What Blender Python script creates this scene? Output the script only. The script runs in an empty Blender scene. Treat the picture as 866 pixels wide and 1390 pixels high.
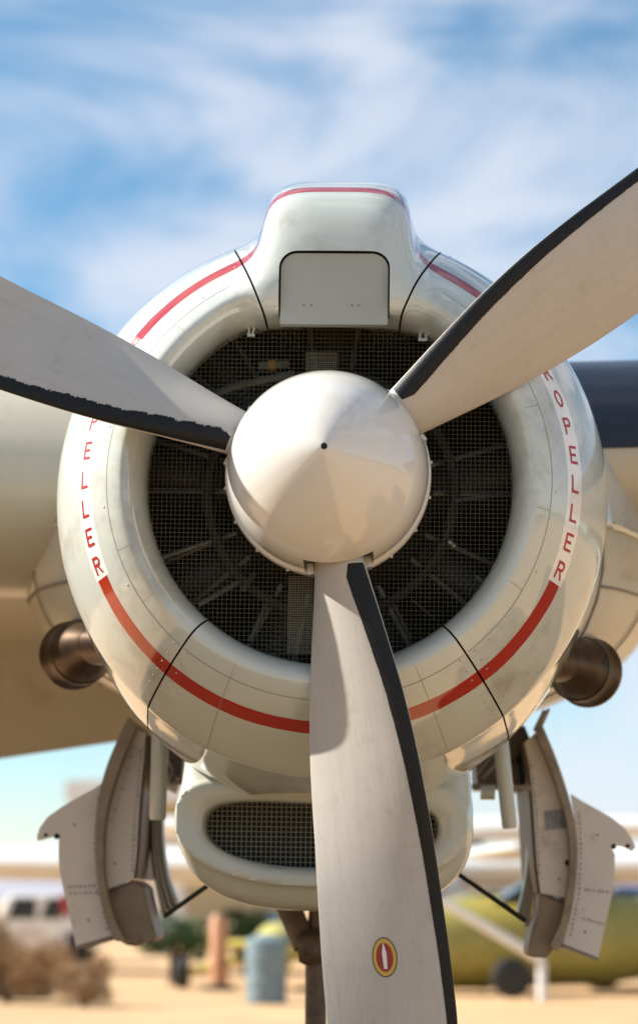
import bpy, bmesh, math, random
import numpy as np
from mathutils import Vector, Matrix
R = math.radians
random.seed(7); rng = np.random.default_rng(7)
sc = bpy.context.scene
COL = sc.collection

# ------------------------------------------------------------------ camera
FPX = 3000.0                                   # focal length in photograph pixels (866 wide)
CAMP = Vector((0.16, -6.0, 1.25))
PITCH, YAW = R(10.0), 0.0307
AXZ = 2.42                                     # height of the propeller axis
ROLL = R(0.9)                                  # the aircraft leans a little on its oleo
cam = bpy.data.cameras.new('camera'); camo = bpy.data.objects.new('camera', cam); COL.objects.link(camo)
camo.location = CAMP; camo.rotation_euler = (R(90) + PITCH, 0, YAW)
cam.sensor_fit = 'HORIZONTAL'; cam.sensor_width = 36; cam.lens = 36 * FPX / 866
cam.clip_start = 0.1; cam.clip_end = 12000
cam.dof.use_dof = True; cam.dof.focus_distance = 6.15; cam.dof.aperture_fstop = 2.7; cam.dof.aperture_blades = 9
sc.camera = camo
CM = Matrix.Rotation(YAW, 3, 'Z') @ Matrix.Rotation(R(90) + PITCH, 3, 'X')

def W(px, py, Y):
    """a point of the world at depth Y that shows at photograph pixel (px, py)"""
    d = CM @ Vector(((px - 433) / FPX, (695 - py) / FPX, -1))
    t = (Y - CAMP.y) / d.y
    return CAMP + d * t
def U(px, py, Y):
    """the same in the aircraft's own frame, z measured from the propeller axis"""
    p = W(px, py, Y); z = p.z - AXZ; c, s = math.cos(ROLL), math.sin(ROLL)
    return Vector((p.x * c - z * s, Y, p.x * s + z * c))

# ------------------------------------------------------------------ world and sun
SUN = Vector((-0.79, 0.125, 0.61)).normalized()
EL = math.asin(SUN.z); ROT = math.atan2(SUN.x, SUN.y)
world = bpy.data.worlds.new('World'); sc.world = world; world.use_nodes = True
wn, wl = world.node_tree.nodes, world.node_tree.links
wn.clear()
def N(nt, typ, **kw):
    n = nt.nodes.new(typ)
    for k, v in kw.items():
        if k in ('loc',): continue
        setattr(n, k, v)
    return n
wt = world.node_tree
wout = N(wt, 'ShaderNodeOutputWorld'); wbg = N(wt, 'ShaderNodeBackground')
sky = N(wt, 'ShaderNodeTexSky', sky_type='NISHITA', sun_disc=False, sun_elevation=EL, sun_rotation=ROT, altitude=800, air_density=1.0, dust_density=0.25, ozone_density=3.0)
SKY_S = 0.05
wbg.inputs['Strength'].default_value = SKY_S
tc = N(wt, 'ShaderNodeTexCoord'); mp = N(wt, 'ShaderNodeMapping')
mp.inputs['Scale'].default_value = (3.6, 3.6, 9.5); mp.inputs['Rotation'].default_value = (0.0, R(14), R(20)); mp.inputs['Location'].default_value = (6.3, 9.4, 6.1)
wl.new(tc.outputs['Generated'], mp.inputs['Vector'])
cn = N(wt, 'ShaderNodeTexNoise'); cn.inputs['Scale'].default_value = 1.3; cn.inputs['Detail'].default_value = 7; cn.inputs['Roughness'].default_value = 0.55; cn.inputs['Distortion'].default_value = 0.6
wl.new(mp.outputs['Vector'], cn.inputs['Vector'])
cr = N(wt, 'ShaderNodeValToRGB'); cr.color_ramp.elements[0].position = 0.38; cr.color_ramp.elements[1].position = 0.68
cr.color_ramp.interpolation = 'EASE'
cr.color_ramp.elements[0].color = (0.06, 0.06, 0.06, 1); cr.color_ramp.elements[1].color = (0.82, 0.82, 0.82, 1)
wl.new(cn.outputs['Fac'], cr.inputs['Fac'])
mx = N(wt, 'ShaderNodeMix', data_type='RGBA')
hsv = N(wt, 'ShaderNodeHueSaturation'); hsv.inputs['Hue'].default_value = 0.484; hsv.inputs['Saturation'].default_value = 1.22; hsv.inputs['Value'].default_value = 1.50
wl.new(sky.outputs['Color'], hsv.inputs['Color'])
wl.new(cr.outputs['Color'], mx.inputs['Factor']); wl.new(hsv.outputs['Color'], mx.inputs[6])
mx.inputs[7].default_value = (7.9, 8.3, 9.3, 1)
wl.new(mx.outputs[2], wbg.inputs['Color']); wl.new(wbg.outputs[0], wout.inputs[0])
sl = bpy.data.lights.new('sun', 'SUN'); sl.energy = 5.0; sl.angle = R(0.53); sl.color = (1.0, 0.945, 0.86)
so = bpy.data.objects.new('sun', sl); COL.objects.link(so); so.location = (-20, 5, 30)
so.rotation_euler = (-SUN).to_track_quat('-Z', 'Y').to_euler()
sc.view_settings.view_transform = 'Standard'; sc.view_settings.look = 'None'; sc.view_settings.exposure = 1.08; sc.view_settings.gamma = 1.0
sc.render.engine = 'CYCLES'
sc.cycles.max_bounces = 8; sc.cycles.use_denoising = True

# ------------------------------------------------------------------ helpers
def mesh_obj(name, verts, faces, m, parent=None, smooth=True, zoff=AXZ, mats=None):
    me = bpy.data.meshes.new(name)
    v = np.asarray(verts, dtype=np.float64).reshape(-1, 3).copy()
    v[:, 2] += zoff
    me.from_pydata(v.tolist(), [], [list(map(int, f)) for f in faces])
    me.materials.append(m)
    if mats:
        for q in mats: me.materials.append(q)
    me.validate()
    if smooth:
        me.polygons.foreach_set('use_smooth', [True] * len(me.polygons))
    o = bpy.data.objects.new(name, me); COL.objects.link(o)
    if parent: o.parent = parent
    return o
def autosmooth(o, ang=35):
    me = o.data
    bm = bmesh.new(); bm.from_mesh(me)
    bmesh.ops.recalc_face_normals(bm, faces=bm.faces)
    for e in bm.edges:
        if len(e.link_faces) == 2:
            e.smooth = e.calc_face_angle(0) < R(ang)
    for f in bm.faces: f.smooth = True
    bm.to_mesh(me); bm.free()
    return o
def bm_obj(name, bm, m, parent=None, ang=35, zoff=AXZ):
    me = bpy.data.meshes.new(name)
    if zoff: bmesh.ops.translate(bm, vec=(0, 0, zoff), verts=bm.verts)
    bm.to_mesh(me); bm.free(); me.materials.append(m)
    o = bpy.data.objects.new(name, me); COL.objects.link(o)
    if parent: o.parent = parent
    return autosmooth(o, ang)
def tag(o, label=None, cat=None, group=None, kind=None):
    if label: o['label'] = label
    if cat: o['category'] = cat
    if group: o['group'] = group
    if kind: o['kind'] = kind
    return o
def empty(name, loc=(0, 0, 0)):
    o = bpy.data.objects.new(name, None); COL.objects.link(o); o.location = loc; o.empty_display_size = 0.3
    return o

class MB:
    """collects simple solids in one mesh"""
    def __init__(s): s.v = []; s.f = []
    def add(s, v, f):
        b = len(s.v); s.v += [tuple(p) for p in v]; s.f += [[i + b for i in q] for q in f]
    def box(s, c, size, rot=None):
        c = Vector(c); hx, hy, hz = [q / 2 for q in size]
        P = [Vector((sx * hx, sy * hy, sz * hz)) for sx in (-1, 1) for sy in (-1, 1) for sz in (-1, 1)]
        if rot is not None: P = [rot @ p for p in P]
        s.add([c + p for p in P], [(0, 1, 3, 2), (4, 6, 7, 5), (0, 4, 5, 1), (2, 3, 7, 6), (0, 2, 6, 4), (1, 5, 7, 3)])
    def tube(s, a, b, r0, r1=None, n=12, cap=True):
        s.path([a, b], [r0, r0 if r1 is None else r1], n, cap)
    def path(s, pts, rad, n=12, cap=True):
        pts = [Vector(p) for p in pts]
        if not hasattr(rad, '__len__'): rad = [rad] * len(pts)
        base = len(s.v); X = None
        for i, p in enumerate(pts):
            t = (pts[min(i + 1, len(pts) - 1)] - pts[max(i - 1, 0)]).normalized()
            if X is None: X = t.orthogonal().normalized()
            X = (X - t * X.dot(t)).normalized(); Y = t.cross(X)
            for k in range(n):
                a = 2 * math.pi * k / n
                s.v.append(tuple(p + (X * math.cos(a) + Y * math.sin(a)) * rad[i]))
        for i in range(len(pts) - 1):
            for k in range(n):
                a = base + i * n + k; b = base + i * n + (k + 1) % n
                s.f.append([a, b, b + n, a + n])
        if cap:
            s.f.append([base + k for k in range(n)][::-1]); e = base + (len(pts) - 1) * n
            s.f.append([e + k for k in range(n)])
    def lathe(s, prof, org, axis, n=32, cap=False):
        """prof: (along, radius)"""
        org = Vector(org); axis = Vector(axis).normalized(); X = axis.orthogonal().normalized(); Y = axis.cross(X)
        base = len(s.v)
        for (a, r) in prof:
            for k in range(n):
                q = 2 * math.pi * k / n
                s.v.append(tuple(org + axis * a + (X * math.cos(q) + Y * math.sin(q)) * r))
        for i in range(len(prof) - 1):
            for k in range(n):
                a = base + i * n + k; b = base + i * n + (k + 1) % n
                s.f.append([a, b, b + n, a + n])
        if cap:
            s.f.append([base + k for k in range(n)][::-1]); e = base + (len(prof) - 1) * n
            s.f.append([e + k for k in range(n)])
    def dome(s, c, axis, r, h=None, n=8):
        h = r * 0.7 if h is None else h
        s.lathe([(0, r), (h * .6, r * .8), (h, r * .3)], c, axis, n)
        e = len(s.v) - n; s.f.append([e + k for k in range(n)])
    def prism(s, poly, back):
        """poly: closed front outline (3-D points), extruded by vector back"""
        n = len(poly); back = Vector(back); b = len(s.v)
        s.v += [tuple(p) for p in poly] + [tuple(Vector(p) + back) for p in poly]
        s.f.append([b + i for i in range(n)]); s.f.append([b + n + i for i in range(n)][::-1])
        for i in range(n):
            j = (i + 1) % n; s.f.append([b + i, b + n + i, b + n + j, b + j])
    def build(s, name, m, parent=None, ang=35, zoff=AXZ):
        o = mesh_obj(name, s.v, s.f, m, parent, zoff=zoff)
        return autosmooth(o, ang)

# ---- implicit surfaces
def smin(a, b, k):
    h = np.maximum(k - np.abs(a - b), 0) / k
    return np.minimum(a, b) - h * h * h * k / 6
def smax(a, b, k): return -smin(-a, -b, k)
def surface_nets(f, lo, hi, h, iters=4):
    lo = np.array(lo, float); hi = np.array(hi, float)
    n = np.ceil((hi - lo) / h).astype(int) + 1
    ax = [lo[i] + h * np.arange(n[i]) for i in range(3)]
    X, Y, Z = np.meshgrid(*ax, indexing='ij')
    V = f(X.ravel(), Y.ravel(), Z.ravel()).reshape(n)
    S = V < 0
    c = np.zeros(n - 1, int)
    acc = np.zeros(tuple(n - 1) + (3,)); cnt = np.zeros(n - 1)
    corner = [(i, j, k) for i in (0, 1) for j in (0, 1) for k in (0, 1)]
    def sub(A, o): return A[o[0]:n[0] - 1 + o[0], o[1]:n[1] - 1 + o[1], o[2]:n[2] - 1 + o[2]]
    for o in corner:
        for d in range(3):
            if o[d] == 0:
                p = list(o); p[d] = 1
                a, b = sub(V, o), sub(V, p)
                cr_ = (a < 0) != (b < 0)
                t = np.where(cr_, a / np.where(a == b, 1, a - b), 0)
                for q in range(3):
                    acc[..., q] += np.where(cr_, (o[q] + (t if q == d else 0)), 0)
                cnt += cr_
    act = cnt > 0
    idx = -np.ones(n - 1, int); idx[act] = np.arange(act.sum())
    cell = np.argwhere(act)
    P = lo + h * (cell + acc[act] / cnt[act][:, None])
    faces = []
    for d in range(3):
        e1, e2 = (d + 1) % 3, (d + 2) % 3
        a = [slice(None)] * 3; b = [slice(None)] * 3
        a[d] = slice(0, n[d] - 1); b[d] = slice(1, n[d])
        for e in (e1, e2): a[e] = slice(1, n[e] - 1); b[e] = slice(1, n[e] - 1)
        sa, sb = S[tuple(a)], S[tuple(b)]
        for (s0, flip) in ((sa & ~sb, False), (~sa & sb, True)):
            w = np.argwhere(s0)
            if len(w) == 0: continue
            w = w.copy(); w[:, e1] += 1; w[:, e2] += 1
            q = []
            for (u, v) in ((-1, -1), (0, -1), (0, 0), (-1, 0)):
                t = w.copy(); t[:, e1] += u; t[:, e2] += v
                q.append(idx[t[:, 0], t[:, 1], t[:, 2]])
            q = np.stack(q if not flip else q[::-1], 1)
            faces.append(q)
    F = np.concatenate(faces)
    eps = h * 0.3
    for _ in range(iters):
        x, y, z = P.T
        v0 = f(x, y, z)
        g = np.stack([(f(x + eps, y, z) - f(x - eps, y, z)), (f(x, y + eps, z) - f(x, y - eps, z)), (f(x, y, z + eps) - f(x, y, z - eps))], 1) / (2 * eps)
        g2 = np.maximum((g * g).sum(1), 0.05)
        st = np.clip(v0 / g2, -h * .5, h * .5)
        P = P - g * st[:, None]
    return P, F
def boolean(o, cutter, op='DIFFERENCE', solver='MANIFOLD'):
    md = o.modifiers.new('cut', 'BOOLEAN'); md.operation = op; md.object = cutter; md.solver = solver
    try: md.material_mode = 'TRANSFER'
    except Exception: pass
    dg = bpy.context.evaluated_depsgraph_get(); dg.update()
    me = bpy.data.meshes.new_from_object(o.evaluated_get(dg), depsgraph=dg)
    if len(me.vertices) == len(o.data.vertices) and solver == 'MANIFOLD':
        print('boolean fell back to EXACT for', o.name)
        md.solver = 'EXACT'; dg = bpy.context.evaluated_depsgraph_get(); dg.update()
        me = bpy.data.meshes.new_from_object(o.evaluated_get(dg), depsgraph=dg)
    o.modifiers.clear(); old = o.data; o.data = me; bpy.data.meshes.remove(old)
    cm = cutter.data; bpy.data.objects.remove(cutter); bpy.data.meshes.remove(cm)
    return o

# ------------------------------------------------------------------ materials
def mat(name, col, rough=0.5, metal=0.0, coat=0.0, var=0.0, vscale=6.0, bump=0.0, bscale=40.0, dirt=None, dscale=5.0, dlo=0.55, dhi=0.75, spec=0.5, rvar=0.0, stretch=(1, 1, 1)):
    m = bpy.data.materials.new(name); m.use_nodes = True; nt = m.node_tree; L = nt.links
    b = nt.nodes['Principled BSDF']
    b.inputs['Base Color'].default_value = (*col, 1); b.inputs['Roughness'].default_value = rough; b.inputs['Metallic'].default_value = metal
    b.inputs['Coat Weight'].default_value = coat; b.inputs['Coat Roughness'].default_value = 0.05; b.inputs['Specular IOR Level'].default_value = spec
    t = N(nt, 'ShaderNodeTexCoord'); mpp = N(nt, 'ShaderNodeMapping'); mpp.inputs['Scale'].default_value = stretch
    L.new(t.outputs['Object'], mpp.inputs['Vector'])
    out = None
    if var or dirt or rvar:
        n1 = N(nt, 'ShaderNodeTexNoise'); n1.inputs['Scale'].default_value = vscale; n1.inputs['Detail'].default_value = 6; n1.inputs['Roughness'].default_value = .6
        L.new(mpp.outputs[0], n1.inputs['Vector'])
        hs = N(nt, 'ShaderNodeMix', data_type='RGBA')
        hs.inputs[6].default_value = (*[c * (1 - var) for c in col], 1); hs.inputs[7].default_value = (*[min(1, c * (1 + var)) for c in col], 1)
        mr = N(nt, 'ShaderNodeMapRange'); mr.inputs['From Min'].default_value = .3; mr.inputs['From Max'].default_value = .7
        L.new(n1.outputs['Fac'], mr.inputs['Value']); L.new(mr.outputs[0], hs.inputs['Factor'])
        out = hs.outputs[2]
        if rvar:
            m2 = N(nt, 'ShaderNodeMapRange'); m2.inputs['From Min'].default_value = .3; m2.inputs['From Max'].default_value = .7
            m2.inputs['To Min'].default_value = max(0.02, rough - rvar); m2.inputs['To Max'].default_value = rough + rvar
            L.new(n1.outputs['Fac'], m2.inputs['Value']); L.new(m2.outputs[0], b.inputs['Roughness'])
    if dirt:
        n2 = N(nt, 'ShaderNodeTexNoise'); n2.inputs['Scale'].default_value = dscale; n2.inputs['Detail'].default_value = 9; n2.inputs['Roughness'].default_value = .65
        L.new(mpp.outputs[0], n2.inputs['Vector'])
        mr2 = N(nt, 'ShaderNodeMapRange'); mr2.inputs['From Min'].default_value = dlo; mr2.inputs['From Max'].default_value = dhi
        L.new(n2.outputs['Fac'], mr2.inputs['Value'])
        mx2 = N(nt, 'ShaderNodeMix', data_type='RGBA'); mx2.inputs[7].default_value = (*dirt, 1)
        L.new(mr2.outputs[0], mx2.inputs['Factor'])
        if out: L.new(out, mx2.inputs[6])
        else: mx2.inputs[6].default_value = (*col, 1)
        out = mx2.outputs[2]
    if out: L.new(out, b.inputs['Base Color'])
    if bump:
        n3 = N(nt, 'ShaderNodeTexNoise'); n3.inputs['Scale'].default_value = bscale; n3.inputs['Detail'].default_value = 4
        L.new(mpp.outputs[0], n3.inputs['Vector'])
        bp = N(nt, 'ShaderNodeBump'); bp.inputs['Strength'].default_value = bump; bp.inputs['Distance'].default_value = 0.02
        L.new(n3.outputs['Fac'], bp.inputs['Height']); L.new(bp.outputs[0], b.inputs['Normal'])
    return m

STRIPE = (0.136, 0.177); BAND = (0.129, 0.184)
def cowl_material():
    m = mat('cowl_paint', (0.535, 0.565, 0.515), rough=0.08, coat=1.0, var=0.04, vscale=3.5, dirt=(0.37, 0.36, 0.30), dscale=4.5, dlo=.53, dhi=.74, rvar=.05, bump=.05, bscale=5.5)
    nt = m.node_tree; L = nt.links; b = nt.nodes['Principled BSDF']
    src = b.inputs['Base Color'].links[0].from_socket
    t = N(nt, 'ShaderNodeTexCoord'); sp = N(nt, 'ShaderNodeSeparateXYZ'); L.new(t.outputs['Object'], sp.inputs[0])
    def M(op, a, b_=None):
        n = N(nt, 'ShaderNodeMath', operation=op)
        for i, q in enumerate((a, b_)):
            if q is None: continue
            if isinstance(q, (int, float)): n.inputs[i].default_value = q
            else: L.new(q, n.inputs[i])
        return n.outputs[0]
    # the painted line wobbles a millimetre like a masked edge
    nz = N(nt, 'ShaderNodeTexNoise'); nz.inputs['Scale'].default_value = 14; L.new(t.outputs['Object'], nz.inputs['Vector'])
    y = M('ADD', sp.outputs['Y'], M('MULTIPLY', M('SUBTRACT', nz.outputs['Fac'], .5), .004))
    def between(v, lo, hi): return M('MULTIPLY', M('GREATER_THAN', v, lo), M('LESS_THAN', v, hi))
    zr = M('SUBTRACT', sp.outputs['Z'], AXZ)
    ax_ = M('ABSOLUTE', sp.outputs['X'])
    ang = M('ARCTAN2', zr, ax_)
    sector = between(ang, R(-23.8), R(37.0))
    rad = M('GREATER_THAN', M('ADD', M('MULTIPLY', zr, zr), M('MULTIPLY', ax_, ax_)), .36)
    red = M('MULTIPLY', M('MULTIPLY', between(y, *STRIPE), M('SUBTRACT', 1.0, sector)), rad)
    wht = M('MULTIPLY', M('MULTIPLY', between(y, *BAND), sector), rad)
    m1 = N(nt, 'ShaderNodeMix', data_type='RGBA'); L.new(src, m1.inputs[6]); m1.inputs[7].default_value = (0.80, 0.79, 0.75, 1); L.new(wht, m1.inputs['Factor'])
    m2 = N(nt, 'ShaderNodeMix', data_type='RGBA'); L.new(m1.outputs[2], m2.inputs[6]); m2.inputs[7].default_value = (0.37, 0.016, 0.004, 1); L.new(red, m2.inputs['Factor'])
    L.new(m2.outputs[2], b.inputs['Base Color'])
    return m
M_cowl = cowl_material()
M_grey = mat('grey_green_paint', (0.50, 0.52, 0.46), rough=.22, coat=.4, var=.06, vscale=3, dirt=(.34, .31, .25), dscale=4, dlo=.58, dhi=.8, bump=.03, bscale=5)
M_cover = mat('cover_paint', (0.36, 0.37, 0.33), rough=.45, var=.05, vscale=5, bump=.02, bscale=8)
M_wing = mat('wing_paint', (0.51, 0.475, 0.38), rough=.28, coat=.3, var=.07, vscale=2.5, dirt=(.30, .25, .18), dscale=2.5, dlo=.55, dhi=.8, bump=.05, bscale=4, stretch=(1, .5, 1))
M_spin = mat('spinner_paint', (0.70, 0.67, 0.61), rough=.12, coat=.7, var=.025, vscale=3, bump=.02, bscale=6, dirt=(.52, .48, .41), dscale=60, dlo=.68, dhi=.76)
M_blade = mat('blade_paint', (0.48, 0.435, 0.375), rough=.38, var=.035, vscale=7, dirt=(.40, .375, .345), dscale=22, dlo=.56, dhi=.78, bump=.015, bscale=130)
def blade_mat(ang):
    m = mat('blade_paint_worn', (0.47, 0.44, 0.395), rough=.38, var=.035, vscale=7, dirt=(.40, .36, .31), dscale=22, dlo=.56, dhi=.78)
    nt = m.node_tree; L = nt.links; b = nt.nodes['Principled BSDF']; src = b.inputs['Base Color'].links[0].from_socket
    t = N(nt, 'ShaderNodeTexCoord'); vr = N(nt, 'ShaderNodeVectorRotate', rotation_type='Y_AXIS'); vr.inputs['Center'].default_value = (0, 0, AXZ); vr.inputs['Angle'].default_value = ang
    L.new(t.outputs['Object'], vr.inputs['Vector'])
    def streak(scl, det, rot=0):
        mp_ = N(nt, 'ShaderNodeMapping'); mp_.inputs['Scale'].default_value = scl
        v2 = N(nt, 'ShaderNodeVectorRotate', rotation_type='Y_AXIS'); v2.inputs['Angle'].default_value = rot
        L.new(vr.outputs[0], v2.inputs['Vector']); L.new(v2.outputs[0], mp_.inputs['Vector'])
        n = N(nt, 'ShaderNodeTexNoise'); n.inputs['Scale'].default_value = 1; n.inputs['Detail'].default_value = det; n.inputs['Roughness'].default_value = .6; L.new(mp_.outputs[0], n.inputs['Vector']); return n.outputs['Fac']
    def ramp(sock, lo, hi, amt):
        r = N(nt, 'ShaderNodeMapRange'); r.inputs['From Min'].default_value = lo; r.inputs['From Max'].default_value = hi; r.inputs['To Max'].default_value = amt; L.new(sock, r.inputs['Value']); return r.outputs[0]
    for sock, lo, hi, amt, col in ((streak((2.5, 20, 90), 5), .46, .72, .26, (.35, .315, .275)), (streak((5, 20, 260), 3, R(28)), .65, .74, .35, (.22, .19, .17)), (streak((260, 20, 14), 3, R(-12)), .64, .76, .3, (.58, .54, .48))):
        x = N(nt, 'ShaderNodeMix', data_type='RGBA'); x.inputs[7].default_value = (*col, 1); L.new(ramp(sock, lo, hi, amt), x.inputs['Factor']); L.new(src, x.inputs[6]); src = x.outputs[2]
    L.new(src, b.inputs['Base Color'])
    n3 = streak((8, 40, 120), 4); bp = N(nt, 'ShaderNodeBump'); bp.inputs['Strength'].default_value = .05; bp.inputs['Distance'].default_value = .01; L.new(n3, bp.inputs['Height']); L.new(bp.outputs[0], b.inputs['Normal'])
    return m
M_boot = mat('boot_rubber', (0.008, 0.008, 0.008), rough=.5, var=.4, vscale=60, bump=.06, bscale=150, dirt=(.03, .028, .025), dscale=40, dlo=.62, dhi=.72, spec=.3)
M_black = mat('black_gap', (0.006, 0.006, 0.006), rough=.8)
M_red = mat('red_lettering', (0.42, 0.02, 0.02), rough=.3)
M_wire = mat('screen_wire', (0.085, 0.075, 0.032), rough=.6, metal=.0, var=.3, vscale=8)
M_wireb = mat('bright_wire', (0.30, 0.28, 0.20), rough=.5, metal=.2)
M_engine = mat('engine_enamel', (0.02, 0.02, 0.02), rough=.5, var=.4, vscale=9)
M_rod = mat('pushrod_metal', (0.14, 0.14, 0.135), rough=.45, metal=.6, var=.3, vscale=12)
M_steel = mat('bare_steel', (0.42, 0.41, 0.39), rough=.35, metal=.8, var=.1)
M_ochre = mat('ochre_band', (0.35, 0.20, 0.03), rough=.5)
M_exh = mat('exhaust_steel', (0.075, 0.046, 0.028), rough=.33, metal=.75, var=.35, vscale=9, dirt=(.025, .02, .016), dscale=7, dlo=.5, dhi=.7)
M_door = mat('door_paint', (0.68, 0.63, 0.57), rough=.38, var=.06, vscale=6, dirt=(.33, .27, .21), dscale=6, dlo=.58, dhi=.8, bump=.03, bscale=9)
M_tan = mat('primer_tan', (0.27, 0.215, 0.15), rough=.5, var=.15, vscale=7, dirt=(.12, .09, .06), dscale=9, dlo=.52, dhi=.72)
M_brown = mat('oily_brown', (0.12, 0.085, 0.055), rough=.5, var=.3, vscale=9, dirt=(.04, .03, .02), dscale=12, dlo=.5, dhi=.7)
M_rib = mat('ribbed_alloy', (0.50, 0.49, 0.46), rough=.3, metal=.4, var=.08)
M_rivetd = mat('rivet_door', (0.40, 0.35, 0.30), rough=.5)
M_rivet = mat('rivet_dark', (0.22, 0.19, 0.16), rough=.5)
M_rivetl = mat('rivet_light', (0.46, 0.46, 0.42), rough=.35, metal=.3)
M_placard = mat('placard_alloy', (0.19, 0.19, 0.20), rough=.4, metal=.3, var=.5, vscale=40, stretch=(1, 1, .5))
M_tyre = mat('tyre_rubber', (0.02, 0.02, 0.02), rough=.7)

# ------------------------------------------------------------------ ground
def ground():
    m = mat('desert_ground', (0.50, 0.315, 0.155), rough=.9, var=.16, vscale=.35, dirt=(.40, .255, .13), dscale=1.6, dlo=.45, dhi=.7, bump=.4, bscale=7)
    s = 4000
    xs = [-s, -400, -60, -12, 0, 12, 60, 400, s]
    v = [(x, y, 0) for y in xs for x in xs]; n = len(xs)
    f = [(j * n + i, j * n + i + 1, (j + 1) * n + i + 1, (j + 1) * n + i) for j in range(n - 1) for i in range(n - 1)]
    o = mesh_obj('ground', v, f, m, None, zoff=0)
    tag(o, kind='structure')
ground()

# ================================================================== THE AIRCRAFT
air = empty('parked_airplane', (-AXZ * math.sin(ROLL), 0, AXZ - AXZ * math.cos(ROLL)))
air.rotation_euler = (0, ROLL, 0)
tag(air, 'grey-white airplane filling the frame, red-striped engine cowling behind a three-bladed propeller', 'airplane')

# ---- cowling: profile in (y, r)
LIPY, LIPR, THY, THR, MXY, MXR = 0.05, 0.578, 0.165, 0.517, 0.37, 0.808
def profile():
    out = []
    for t in np.linspace(0, 1, 40):                      # inside, from the back to the throat
        y = 1.14 + (THY - 1.14) * t
        s = np.clip((y - .22) / .2, 0, 1); s = s * s * (3 - 2 * s)
        out.append((y, THR + s * .24))
    for a in np.linspace(0, math.pi / 2, 24)[1:]:        # throat to lip
        out.append((THY - (THY - LIPY) * math.sin(a), LIPR - (LIPR - THR) * math.cos(a)))
    n = 1.32
    for a in np.linspace(0, math.pi / 2, 60)[1:]:        # lip to the largest section
        c, s = max(math.cos(a), 0) ** (2 / n), math.sin(a) ** (2 / n)
        out.append((MXY - (MXY - LIPY) * c, LIPR + (MXR - LIPR) * s))
    for t in np.linspace(0, 1, 20)[1:]:
        y = MXY + (1.14 - MXY) * t
        out.append((y, MXR + .030 * t - .034 * t * t))
    return np.array(out)
PROF = profile()
_o = PROF[62:]
def Rout(y): return np.interp(y, _o[:, 0], _o[:, 1])
# table of signed distance to the profile
GY, GR, GH = (-0.3, 1.5), (0.2, 1.3), 0.005
gy = np.arange(GY[0], GY[1], GH); gr = np.arange(GR[0], GR[1], GH)
def build_table():
    A = PROF; B = np.roll(PROF, -1, 0)
    yy, rr = np.meshgrid(gy, gr, indexing='ij'); P = np.stack([yy.ravel(), rr.ravel()], 1)
    best = np.full(len(P), 1e9); ins = np.zeros(len(P), bool)
    for a, b in zip(A, B):
        ab = b - a; L2 = max((ab * ab).sum(), 1e-12)
        t = np.clip(((P - a) @ ab) / L2, 0, 1)
        d = P - a - t[:, None] * ab
        best = np.minimum(best, (d * d).sum(1))
        if a[1] != b[1]:
            c = ((a[1] > P[:, 1]) != (b[1] > P[:, 1])) & (P[:, 0] < (b[0] - a[0]) * (P[:, 1] - a[1]) / (b[1] - a[1]) + a[0])
            ins ^= c
    return (np.sqrt(best) * np.where(ins, -1, 1)).reshape(len(gy), len(gr))
TAB = build_table()
def droop(y, sn):
    """the underside of the cowl swells towards the cooler"""
    s_ = np.clip((y - .24) / .5, 0, 1); s_ = s_ * s_ * (3 - 2 * s_)
    return .085 * s_ * np.clip(-sn, 0, 1) ** 2
def sd_ring(x, y, z):
    r = np.sqrt(x * x + z * z)
    r = r - droop(y, z / np.maximum(r, .05))
    u = np.clip((y - GY[0]) / GH, 0, len(gy) - 1.001); v = np.clip((r - GR[0]) / GH, 0, len(gr) - 1.001)
    i = u.astype(int); j = v.astype(int); u = u - i; v = v - j
    return (TAB[i, j] * (1 - u) * (1 - v) + TAB[i + 1, j] * u * (1 - v) + TAB[i, j + 1] * (1 - u) * v + TAB[i + 1, j + 1] * u * v)
# scoop on top
SCX = 0.012
ZT_Y = np.array([-.05, .0, .025, .05, .075, .11, .155, .21, .28, .38, .52, .80, 1.3]); ZT_Z = np.array([.25, .54, .65, .73, .785, .835, .869, .902, .934, .968, .998, 1.02, 1.02])
def smooth_table(xs, ys, n=400, k=17):
    X = np.linspace(xs[0], xs[-1], n); Y = np.interp(X, xs, ys)
    pad = np.concatenate([Y[0] - (Y[1] - Y[0]) * np.arange(k // 2, 0, -1), Y, Y[-1] + (Y[-1] - Y[-2]) * np.arange(1, k // 2 + 1)])
    Y = np.convolve(pad, np.hanning(k + 2)[1:-1] / np.hanning(k + 2)[1:-1].sum(), 'valid')
    return X, Y
ZTX, ZTV = smooth_table(ZT_Y, ZT_Z)
def sd_scoop(x, y, z):
    zt = np.interp(y, ZTX, ZTV); sl = (np.interp(y + .01, ZTX, ZTV) - np.interp(y - .01, ZTX, ZTV)) / .02
    top = (z - zt) / np.sqrt(1 + sl * sl)
    xa = np.abs(x - SCX)
    side = xa - 0.218
    f = smax(top, side, 0.19)
    f = smax(f, 0.022 - y, 0.05)
    f = smax(f, 0.468 - z, 0.06)
    # below the lip the scoop is only a short chin over the screen
    f = np.maximum(f, np.where(z < .56, y - .195, -1))
    return f
def sd_cowl(x, y, z):
    return np.maximum(smin(sd_ring(x, y, z), sd_scoop(x, y, z), 0.12), y - 1.13)
P, F = surface_nets(sd_cowl, (-.86, -.02, -.86), (.86, 1.18, 1.06), 0.0125)
cowl = mesh_obj('cowl_panel', P, F, M_cowl)
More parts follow.
